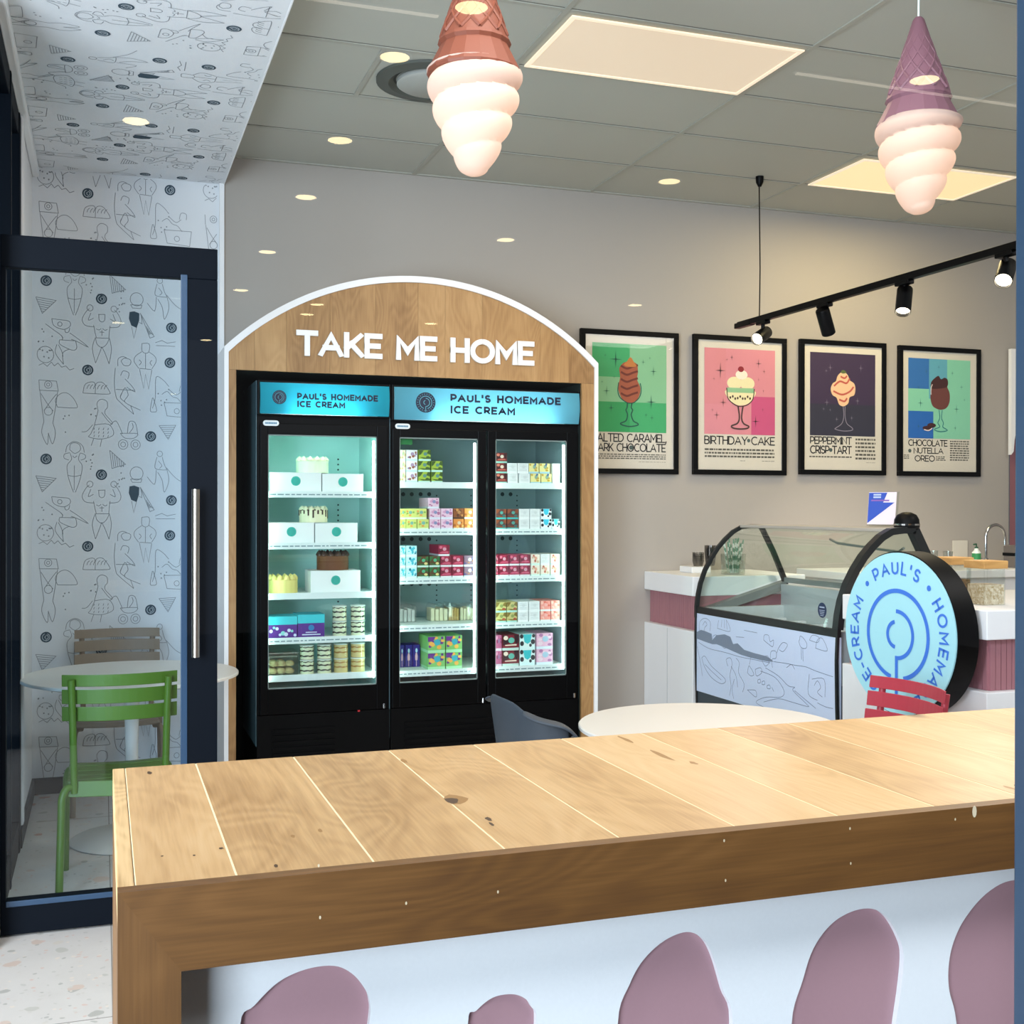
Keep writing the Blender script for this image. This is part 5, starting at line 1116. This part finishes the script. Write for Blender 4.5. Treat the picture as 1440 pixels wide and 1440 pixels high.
b = MB(); n = len(prof); b.add([(x, y, z) for y in (FY0 + .012, FY1 - .012) for x, z in prof[:-2]], [(i, i + 1, n - 2 + i + 1, n - 2 + i) for i in range(n - 3)]); b.build('curved_glass', FGC, fz, smooth=True, ang=60)
b = MB(); b.poly([(-x, z) for x, z in prof[:-1] + back[:-1]], Frame((0, FY1 - .004, 0), (-1, 0, 0), (0, 0, 1)), 0); b.build('end_glass', FGL, fz)
b = MB(); b.poly([(-x, z) for x, z in prof[:-1] + back[:-1]], Frame((0, FY0 + .004, 0), (-1, 0, 0), (0, 0, 1)), 0); b.build('end_glass', FGL, fz)
MB().box(3.47, 3.63, FY0 + .02, FY1 - .012, EYE - .108, EYE - .09).build('top_rail', mat('freezer_top_grey', 'b8b0a6', .5), fz, bevel=.004)
b = MB(); b.add([(x, y, z) for y in (FY0 + .02, FY1 - .012) for x, z in back[:-1]], [(0, 1, 4, 3), (1, 2, 5, 4)]); b.build('rear_sliding_glass', FGL, fz)
b = MB().box(3.765, 3.785, FY0 + .02, FY1 - .012, EYE - .43, EYE - .40); 
b.add([], []); b.tube([(3.655, 5.35, EYE - .16), (3.668, 5.30, EYE - .18), (3.685, 4.82, EYE - .21), (3.672, 4.76, EYE - .19)], .007, 6)
b.build('rear_rail', mat('grey_rail', '7f8784', .4), fz)
STL = mat('basin_steel', 'c9d2d4', .3, metal=.3)
b = MB().box(XF + .022, XF + .05, FY0 + .02, FY1 - .02, EYE - .81, EYE - .57).box(3.74, 3.80, FY0 + .02, FY1 - .02, EYE - .81, EYE - .44).box(XF + .05, 3.74, FY1 - .05, FY1 - .012, EYE - .81, EYE - .56).box(XF + .05, 3.74, FY0 + .02, FY0 + .05, EYE - .81, EYE - .57).box(XF + .02, 3.80, FY0 + .02, FY1 - .02, EYE - .83, EYE - .81)
b.build('basin', STL, fz)
b = MB()
for r_ in range(2):
    for k in range(6):
        x0, y0 = XF + .06 + r_ * .34, FY0 + .07 + k * .205
        b.box(x0, x0 + .32, y0, y0 + .006, EYE - .8, EYE - .63).box(x0, x0 + .32, y0 + .19, y0 + .196, EYE - .8, EYE - .63).box(x0, x0 + .006, y0, y0 + .196, EYE - .8, EYE - .63).box(x0 + .314, x0 + .32, y0, y0 + .196, EYE - .8, EYE - .63)
b.build('ice_cream_pans', mat('pan_white', 'e3e8ea', .35), fz)
# deck ledge seen through the glass end
b = MB(); b.prism([(-3.23, EYE - .575), (-3.78, EYE - .42), (-3.78, EYE - .47), (-3.23, EYE - .62)], Frame((0, FY1 - .014, 0), (-1, 0, 0), (0, 0, 1)), 0, .06); b.build('end_ledge', mat('ledge_grey', '6f7674', .45), fz)
p = atX(1160, 858, XF + .006); fst = Frame((XF - .009, 0, 0), (0, -1, 0), (0, 0, 1), (-1, 0, 0)); b = MB(); b.disc(-p.y, p.z, .036, fst, 0, 0, 24)
b.ribbon([(-p.y - .02, p.z + .014), (-p.y + .02, p.z + .014)], .006, fst, .001, 1)
for k in range(4): b.ribbon([(-p.y - .022 + .003 * k, p.z - .001 - k * .008), (-p.y + .022 - .003 * k, p.z - .001 - k * .008)], .003, fst, .001, 1)
b.build('round_sticker', [mat('navy_sticker', '14294f', .5), mat('sticker_white', 'b9c6da', .5)], fz)

# card holder and small dome on the freezer top
p = atX(1240, 742, 3.55)
t = thing('card_holder', 'clear holder with blue and pale pink card standing on the freezer top', 'card holder', (3.55, p.y, EYE - .09))
fc = Frame((3.55, p.y, EYE - .079), Vector((.52, -.85, 0)), Vector((.14, .09, 1)))
MB().prism([(-.075, 0), (.075, 0), (.075, .165), (-.075, .165)], fc, -.004, -.002).prism([(-.075, 0), (.075, 0), (.075, .004), (-.075, .004)], fc, -.05, .0).build('clear_stand', glass('acrylic', (.95, .97, .97), 2.), t)
b = MB(); b.prism([(-.074, .005), (.064, .005), (.064, .163), (-.074, .163)], fc, -.001, .0005, 0); b.poly([(-.073, .010), (-.073, .16), (.018, .16), (.0, .112), (.056, .112)], fc, .0012, 1)
for z in (.150, .138): b.ribbon([(-.05, z), (-.012, z)], .008, fc, .002, 2)
b.ribbon([(-.06, .122), (.03, .122)], .007, fc, .002, 3)
b.build('printed_card', [mat('card_pink', 'ecdfe8', .5), mat('card_blue', '2a4fb8', .5), mat('card_pale', 'b8c8f0', .5), mat('card_mauve', '8a5fb0', .5)], t)
p = atX(1275, 745, 3.60)
t = thing('payment_dome', 'small black dome with silver band on the freezer top beside the card holder', 'countertop device', (3.60, p.y, EYE - .09))
MB().lathe([(.058, 0), (.060, .012)], (3.60, p.y, EYE - .0895), 24).build('dome', BLACKP, t).name = 'foot'
MB().lathe([(.060, .0), (.061, .008)], (3.60, p.y, EYE - .0775), 24).build('silver_band', CHROME, t)
MB().lathe([(.059, 0), (.057, .02), (.045, .042), (.02, .054), (0, .056)], (3.60, p.y, EYE - .0694), 24).build('dome', BLACKP, t, smooth=True)

# round sign hanging off the counter front
SX, SY, SZ, SR = 3.05, 3.99, EYE - .505, .333
rot = R(3)
sn_ = Vector((-math.cos(rot), -math.sin(rot), 0)); su = Vector((math.sin(rot), -math.cos(rot), 0))
fsn = Frame((SX, SY, SZ), su, (0, 0, 1), sn_)
t = thing('round_shop_sign', 'round pale blue shop sign with blue ring emblem and black rim on the counter front', 'sign', (SX, SY, SZ))
ring = [(SR * math.cos(2 * math.pi * k / 72), SR * math.sin(2 * math.pi * k / 72)) for k in range(72)]
MB().prism(ring, fsn, -.105, -.004).build('rim', BLACKP, t, smooth=True, ang=30)
MB().prism([(a * .985, c * .985) for a, c in ring], fsn, -.004, .002).build('face', mat('sign_face', 'a9e2ee', .35), t)
b = MB(); q = SR
b.ribbon(arc(0, -.005, q * .535, -78, 258, 60), q * .052, fsn, .004); b.ribbon(arc(-.004, -.005, q * .285, 92, -90, 30), q * .048, fsn, .004); b.ribbon([(-.004, -.005 - q * .26), (-.004, -q * .93)], q * .05, fsn, .0042)
b.ribbon(arc(-.006, -.005, q * .155, 100, 262, 20), q * .048, fsn, .004)
def curved(txt, ang0, hh, gap):
    a = ang0; c_r = q * .80; k = hh * .86
    for i, ch in enumerate(txt):
        wch, st = GLYPH[ch]
        if i: a -= math.degrees((pw / 2 + gap + wch / 2) * k / c_r)
        pw = wch
        fo = fsn(c_r * math.cos(R(a)), c_r * math.sin(R(a)), 0); uu = su * math.sin(R(a)) - Vector((0, 0, 1)) * math.cos(R(a)); vv = su * math.cos(R(a)) + Vector((0, 0, 1)) * math.sin(R(a))
        fl_ = Frame(fo, uu, vv, sn_)
        b.write(ch, fl_, -wch * k / 2, wch * k / 2, -hh / 2, hh / 2, wt=.17, d=.004)
curved("PAUL'S", 119, q * .165, .52); curved('HOMEMADE', 30, q * .165, .55); curved('ICE-CREAM', 247, q * .165, .5)
for an in (134, 47, 275): b.disc(q * .8 * math.cos(R(an)), q * .8 * math.sin(R(an)), q * .034, fsn, .004)
b.build('emblem_and_lettering', mat('sign_blue', '3f78dc', .45), t)
MB().obox((SX + .12, SY, SZ), (.05, 0, 0), (0, .1, 0), (0, 0, .16)).build('bracket', BLACK, t)

# ------------------------------------------------------------------ counter-top things
def box_jar(px, base_y, wd, label, fill):
    p = atZ(px, base_y, zA); Y0 = p.y; h = .148
    t = thing('lidded_jar', label, 'jar', (p.x, Y0 + wd / 2, zA), group='square jars with wooden lids')
    x0, x1, y0, y1 = p.x - wd / 2, p.x + wd / 2, Y0, Y0 + wd
    b = MB().box(x0, x1, y0, y0 + .003, zA + .0005, zA + h).box(x0, x1, y1 - .003, y1, zA + .0005, zA + h).box(x0, x0 + .003, y0 + .003, y1 - .003, zA + .0005, zA + h).box(x1 - .003, x1, y0 + .003, y1 - .003, zA + .0005, zA + h); b.build('jar_body', glass('jar_acrylic', (.95, .96, .95), 1.2), t)
    MB().box(x0 + .0035, x1 - .0035, y0 + .0035, y1 - .0035, zA + .001, zA + h * .56).build('contents', fill, t)['kind'] = 'stuff'
    MB().box(x0 - .008, x1 + .008, y0 - .008, y1 + .008, zA + h, zA + h + .032).build('lid', wood('lid_oak', 0, 'a8783e', 'cfa060', 'e4bd80', .5, knots=False), t, bevel=.003)
def granola(name, a, c):
    m, n, l, p = new_mat(name); tc = n.new('ShaderNodeTexCoord'); vo = n.new('ShaderNodeTexVoronoi'); vo.inputs['Scale'].default_value = 120; l.new(tc.outputs['Object'], vo.inputs['Vector'])
    mx = n.new('ShaderNodeMix'); mx.data_type = 'RGBA'; sp = n.new('ShaderNodeSeparateColor'); l.new(vo.outputs['Color'], sp.inputs[0]); l.new(sp.outputs[0], mx.inputs[0]); mx.inputs[6].default_value = srgb(a); mx.inputs[7].default_value = srgb(c); l.new(mx.outputs[2], p.inputs['Base Color']); p.inputs['Roughness'].default_value = .8; return m
box_jar(1399, 851, .105, 'square clear jar of pale flaked topping with wooden lid beside the round sign', granola('flakes', 'fff4de', 'cdb48a'))
box_jar(1352, 842, .105, 'square clear jar of brown topping with wooden lid, partly behind the round sign', granola('crumbs', 'a88458', '5f4a30'))
def atback(px, Y=6.35): return atY(px, 800, Y)
p = atY(1386, 800, 6.4)
t = thing('sink_tap', 'tall curved chrome sink tap on the back counter', 'tap', (p.x, 6.4, zA))
MB().lathe([(.028, 0), (.028, .012), (.018, .02), (.018, .06)], (p.x, 6.4, zA + .0005), 20).build('tap_base', CHROME, t, smooth=True)
x1t = atY(1413, 770, 6.4).x
xp = [(p.x, 6.4, zA + .03), (p.x, 6.4, zA + .2)] + [(p.x + (x1t - p.x) / 2 * (1 - math.cos(R(a))), 6.4, zA + .2 + .085 * math.sin(R(a))) for a in range(15, 181, 15)] + [(x1t, 6.4, zA + .15)]
MB().tube(xp, .0105, 12).build('spout', CHROME, t, smooth=True)
MB().tube([(p.x - .015, 6.4, zA + .05), (p.x - .07, 6.39, zA + .065)], .006, 8).build('lever', CHROME, t, smooth=True)
p = atY(1373, 800, 6.3)
t = thing('soap_bottle', 'small white pump bottle with green label beside the sink tap', 'bottle', (p.x, 6.3, zA))
MB().lathe([(.026, 0), (.028, .01), (.028, .105), (.014, .122), (.012, .132)], (p.x, 6.3, zA + .0005), 20).build('bottle', mat('bottle_white', 'e4ebe6', .4), t, smooth=True)
MB().lathe([(.0286, .06), (.0286, .1)], (p.x, 6.3, zA), 20, capped=False).build('label_band', mat('bottle_green', '2f8a52', .5), t, smooth=True)
MB().lathe([(.012, .132), (.012, .142), (.004, .143), (.004, .16)], (p.x, 6.3, zA), 12).tube([(p.x, 6.3, zA + .16), (p.x - .03, 6.29, zA + .158)], .005, 8).build('pump', mat('pump_green', '1f5a3c', .5), t, smooth=True)
a, c = atY(1339, 760, YW), atY(1360, 784, YW)
sw = MB().box(a.x, c.x, YW - .008, YW - .0005, c.z, a.z).build('wall_switch', mat('switch_plate', 'd2cdc2', .5), bevel=.003); tag(sw, 'square white switch plate on the back wall near the tap', 'switch')
for i, (px, h, lab) in enumerate(((1312, .12, 'plain glass tumbler behind the round sign, nearer the freezer'), (1333, .115, 'plain glass tumbler behind the round sign, nearer the switch plate'))):
    p = atY(px, 800, 6.3); o = MB().lathe([(.0, .002), (.026, .0), (.032, h), (.029, h), (.024, .006), (0, .006)], (p.x, 6.3, zA + .001), 18, capped=False).build('glass_tumbler', glass('tumbler_glass', (.93, .95, .95), 3.), smooth=True); tag(o, lab, 'glass', 'tumblers on the back counter')
p = atback(1428, 6.3)
t = thing('bar_caddy', 'dark boxed appliance at the far end of the back counter', 'appliance', (p.x, 6.35, zA)); MB().box(p.x - .05, p.x + .25, 6.2, 6.36, zA + .0005, zA + .15).build('body', mat('appliance_grey', '6a6462', .4), t, bevel=.01); MB().box(p.x - .052, p.x + .252, 6.198, 6.362, zA + .08, zA + .1).build('dark_band', BLACKP, t)
# cups and striped straws on the far counter piece
ZL = zA + .001
p = atY(973, 700, 6.36); q = atY(996, 700, 6.36); zt_ = atY(984, 797, 6.36).z
bx_ = MB().box(p.x, q.x + .02, 6.36, 6.52, zA + .0005, zt_).build('napkin_box', CORIAN, bevel=.004); tag(bx_, 'small white box under the smoky cup stacks on the far counter', 'box')
for px, h, yy, lab in ((982, .085, 6.41, 'short smoky plastic cup stack on the white box'), (999, .125, 6.46, 'tall smoky plastic cup stack behind the short one on the white box')):
    cx_ = atY(px, 700, yy).x; b = MB()
    for k in range(5): b.lathe([(.028, k * .012), (.037, h - .048 + k * .012), (.0355, h - .048 + k * .012), (.0265, k * .012 + .002)], (cx_, yy, zt_ + .0006 if px < 990 else zt_ + .0006), 18, capped=False)
    o = b.build('cup_stack', glass('smoky_plastic', (.62, .60, .58), 3., .1), smooth=True); tag(o, lab, 'cups', 'smoky cup stacks')
p = Vector((3.56, 6.2, ZL)); t = thing('straw_holder', 'glass pot of green and white straws behind the freezer glass', 'straw pot', p)
MB().lathe([(.0, .003), (.07, .0), (.075, .12), (.071, .12), (.066, .008), (0, .008)], p, 20, capped=False).build('pot', glass('pot_glass', (.9, .93, .91), 2.5), t, smooth=True)
for k in range(16):
    a = k * 2.4; r_ = .05 * math.sqrt((k + 1) / 16); q0 = p + Vector((r_ * .7 * math.cos(a), r_ * .7 * math.sin(a), .009)); q1 = p + Vector((r_ * 1.35 * math.cos(a), r_ * 1.35 * math.sin(a), .195 + .02 * math.sin(k)))
    b = MB(); n = 8
    for j in range(n): b.tube([q0.lerp(q1, j / n), q0.lerp(q1, (j + 1) / n)], .0045, 6, j % 2)
    b.build('straw', [mat('straw_white', 'e8f0ea', .5), mat('straw_green', '6f9f86', .5)], t)

# ================================================================== TABLES AND CHAIRS
TOPW = mat('table_white', 'd8d4ce', .35)
def table(cx, cy, r, label):
    t = thing('pedestal_table', label, 'table', (cx, cy, 0), group='white round pedestal tables')
    MB().lathe([(0, .728), (r * .9, .728), (r, .741), (r, .75), (r - .004, .754), (0, .754)], (cx, cy, 0), 72).build('table_top', TOPW, t, smooth=True, ang=30)
    MB().lathe([(.036, .02), (.031, .12), (.028, .4), (.034, .66), (.06, .722), (.06, .728)], (cx, cy, 0), 28).build('column', TOPW, t, smooth=True)
    MB().lathe([(.0, .0), (.265, .0), (.27, .004), (.262, .010), (.1, .018), (.04, .03), (.0, .03)], (cx, cy, .0005), 56, capped=False).build('base_plate', TOPW, t, smooth=True)
table(.127, 5.64, .475, 'round white pedestal table between the green and taupe chairs')
table(2.01, 3.66, .46, 'round white pedestal table behind the bar counter, beside the red chair')

def slat_chair(col, loc, rz, label):
    """slatted café chair: faces +y, back at -y"""
    m = mat('chair_' + col, col, .42)
    t = thing('slatted_chair', label, 'chair', loc, rz, 'slatted metal chairs')
    def cslat(y0, y1, z0, z1, hw, sag, name, tilt=0., t_=.005, parent=t):
        n = 14; pts = []
        b = MB(); vs = []
        for i in range(n + 1):
            f = -1 + 2 * i / n; x = f * hw; dy = sag * (f * f)
            for (yy, zz) in ((y0, z0), (y1, z1)):
                vs.append((x, yy + dy, zz)); vs.append((x, yy + dy + t_, zz - tilt * t_))
        fs = []
        for i in range(n):
            a, c = i * 4, i * 4 + 4
            fs += [(a, a + 2, c + 2, c), (a + 1, c + 1, c + 3, a + 3), (a, c, c + 1, a + 1), (a + 2, a + 3, c + 3, c + 2)]
        fs += [(0, 1, 3, 2), (n * 4, n * 4 + 2, n * 4 + 3, n * 4 + 1)]
        return b.add(vs, fs).build(name, m, parent, local=True, bevel=.002)
    for z0, z1, k in ((.826, .872, 0), (.758, .814, 1), (.690, .746, 2)): cslat(-.262 + k * .012, -.268 + k * .012, z0, z1, .213, .05, 'back_slat')
    b = MB(); n = 5
    for k in range(n):
        y0 = -.17 + k * .082; dish = lambda y: .448 - .012 * math.cos((y - .02) / .2 * 1.4) + (.0 if y < .19 else -.01)
        vs = []; nn = 10
        for i in range(nn + 1):
            f = -1 + 2 * i / nn; x = f * .195; zz = .007 * f * f
            for yy in (y0, y0 + .072): vs += [(x, yy, dish(yy) + zz), (x, yy, dish(yy) + zz - .006)]
        fs = []
        for i in range(nn):
            a, c = i * 4, i * 4 + 4; fs += [(a, a + 2, c + 2, c), (a + 1, c + 1, c + 3, a + 3), (a, c, c + 1, a + 1), (a + 2, a + 3, c + 3, c + 2)]
        fs += [(0, 1, 3, 2), (nn * 4, nn * 4 + 2, nn * 4 + 3, nn * 4 + 1)]
        b2 = MB().add(vs, fs).build('seat_slat', m, t, local=True, bevel=.002)
    MB().strip([(-.19, -.185, .425), (0, -.190, .418), (.19, -.185, .425)], .03, .004, (0, .25, 1)).build('seat_rear_rail', m, t, local=True, bevel=.002)
    for s in (-1, 1):
        MB().tube(smooth_pts([(s * .168, -.19, .41), (s * .170, -.197, .5), (s * .173, -.222, .68), (s * .178, -.247, .855)], 4), .0135, 10).build('back_post', m, t, local=True, smooth=True)
        MB().tube(smooth_pts([(s * .17, -.185, .43), (s * .195, -.20, .432), (s * .212, -.212, .395), (s * .214, -.218, .34), (s * .222, -.245, .0)], 4), .0145, 10).build('leg', m, t, local=True, smooth=True)
        MB().tube(smooth_pts([(s * .17, .17, .425), (s * .195, .19, .422), (s * .205, .20, .39), (s * .207, .203, .34), (s * .212, .215, .0)], 4), .0145, 10).build('leg', m, t, local=True, smooth=True)
        MB().tube([(s * .172, -.185, .425), (s * .172, .17, .425)], .012, 8).build('side_rail', m, t, local=True, smooth=True)
    return t
slat_chair('4a6a1a', (.066, 5.02, 0), R(0), 'green slatted metal chair pushed up to the round table in the papered alcove')
slat_chair('8a7a68', (.075, 6.32, 0), R(180), 'taupe slatted metal chair behind the round table against the papered wall')
slat_chair('b03a48', (2.575, 3.60, 0), R(90), 'red slatted metal chair between the bar counter and the round sign')

# grey moulded armchair
GRY = mat('grey_shell', '3d444c', .5, spec=.3)
t = thing('moulded_armchair', 'dark grey moulded plastic armchair in front of the wide chiller', 'chair', (1.64, 4.02, 0), R(-88))
# shell: rows of points from one arm round the back to the other
def shell(name, rows, th):
    nr, nc = len(rows), len(rows[0]); vs = [Vector(p) for r_ in rows for p in r_]
    fs = [(i * nc + j, i * nc + j + 1, (i + 1) * nc + j + 1, (i + 1) * nc + j) for i in range(nr - 1) for j in range(nc - 1)]
    o = MB().add(vs, fs).build(name, GRY, t, local=True, smooth=True, ang=80)
    sd = o.modifiers.new('thick', 'SOLIDIFY'); sd.thickness = th; sd.offset = 0
    ss = o.modifiers.new('sub', 'SUBSURF'); ss.levels = 1; ss.render_levels = 2
    return o
PTH = [(.250, -.125, .745), (.254, -.15, .762), (.25, -.17, .772), (.225, -.225, .782), (.17, -.262, .805), (.12, -.275, .828), (.06, -.284, .834), (0, -.287, .834)]
PTH = PTH + [(-x, y, z) for x, y, z in PTH[:-1][::-1]]
rows = []
for zf in range(7):
    f = zf / 6; rows.append([(x * (.86 + .14 * f), (y + .05) * (.80 + .2 * f) - .05, .47 + (z - .47) * f) for x, y, z in PTH])
shell('backrest', rows, .012)
rows = []
for i in range(7):
    y = -.22 + .44 * i / 6; rows.append([(x, y, .445 + .05 * (abs(x) / .22) ** 3 - .02 * math.sin(math.pi * i / 6) + (-.02 if i == 6 else 0)) for x in [-.22 + .044 * k for k in range(11)]])
shell('seat', rows, .010)
for s in (-1, 1):
    shell('armrest', [[(s * (x + .045 * j / 3 * (1 if y > -.2 else .5) - .004), y - (.02 * j / 3 if y < -.2 else 0), z + .003 - .012 * (j / 3) ** 2) for j in range(4)] for x, y, z in [(.250, -.10, .715)] + PTH[:5]], .010)
    MB().tube(smooth_pts([(s * .250, -.11, .72), (s * .238, -.04, .58), (s * .21, .06, .44)], 4), .014, 8).build('arm_support', GRY, t, local=True, smooth=True)
    for y, yy in ((.10, .125), (-.16, -.22)): MB().tube([(s * .18, y, .44), (s * .22, yy, 0)], [.018, .012], 10).build('leg', GRY, t, local=True, smooth=True)

# ================================================================== SHOPFRONT PANE AND THE MALL WALK BEHIND THE VIEWER
YWIN = 1.0
w1 = thing('window_1', 'shopfront', 'window', (1.0, YWIN, 0)); del w1['label']; del w1['category']; w1['kind'] = 'structure'
wx = atY(1427, 400, YWIN + .03).x
MB().box(wx, wx + .07, YWIN - .03, YWIN + .03, 0, 3.4).build('mullion', mat('mullion_blue', '2c4258', .35), w1, bevel=.003)
MB().box(-1.0, wx, YWIN - .03, YWIN + .03, 3.25, 3.45).box(-1.0, wx, YWIN - .03, YWIN + .03, 0, .08).box(-1.06, -1.0, YWIN - .03, YWIN + .03, 0, 3.45).build('frame', NAVY, w1)
MB().poly([(-1.0, .08), (wx, .08), (wx, 3.25), (-1.0, 3.25)], Frame((0, YWIN, 0))).build('pane', glass('shopfront_glass', (.985, .99, .99), 1.5), w1)
ZM = EYE + 2.0
MB().box(-6, 7, -12.5, YWIN - .1, ZM + .004, ZM + .1).build('ceiling_mall', mat('mall_ceiling', '1c1d1f', .8), kind='structure')
DL = mat('downlight_glow', 'fff0c0', .5, emit='ffe9b0', estr=17.)
def downlight(px, py, label, r=.066):
    p = atZ(px, py, ZM); x, y = p.x, 2 * YWIN - p.y
    t = thing('downlight', label, 'downlight', (x, y, ZM), group='mall downlights mirrored in the shop window')
    MB().lathe([(r + .012, .003), (r + .012, -.002), (r, -.003), (r, .003)], (x, y, ZM), 24, capped=False).build('trim_ring', WTRIM, t)
    MB().lathe([(r, -.0015), (0, -.0015)], (x, y, ZM), 24, capped=False).build('lamp', DL, t)
DLL = [(663, 10), (555, 80), (478, 197), (430, 277), (376, 354), (339, 408), (191, 170), (1300, 112), (941, 255), (711, 337), (893, 429), (606, 455), (446, 428), (432, 442), (290, 478)]
for i, (a, c) in enumerate(DLL): downlight(a, c, 'round warm downlight in the mall ceiling, seen mirrored in the shop window')
a, c = atZ(1120, 101, ZM), atZ(1450, 150, ZM)
a2, c2 = atZ(380, -12, ZM), atZ(616, 21, ZM)
for (u, v_, lab) in ((a, c, 'linear ceiling lamp mirrored across the pink cone pendant'), (a2, c2, 'linear ceiling lamp mirrored beside the papered soffit')):
    u, v_ = Vector((u.x, 2 * YWIN - u.y, ZM)), Vector((v_.x, 2 * YWIN - v_.y, ZM)); d = v_ - u; m_ = (u + v_) / 2
    t = thing('linear_lamp', lab, 'ceiling lamp', m_, group='linear mall lamps')
    L = d.length; dn = d.normalized(); nn = Vector((-dn.y, dn.x, 0))
    MB().obox(m_ + Vector((0, 0, -.004)), d, nn * .02, Vector((0, 0, .012))).build('diffuser', mat('linear_glow', 'fff4e0', .5, emit='fff0dc', estr=3.2), t)
    MB().obox(m_ + Vector((0, 0, -.001)), d * 1.01, nn * .03, Vector((0, 0, .008))).build('housing', WTRIM, t)
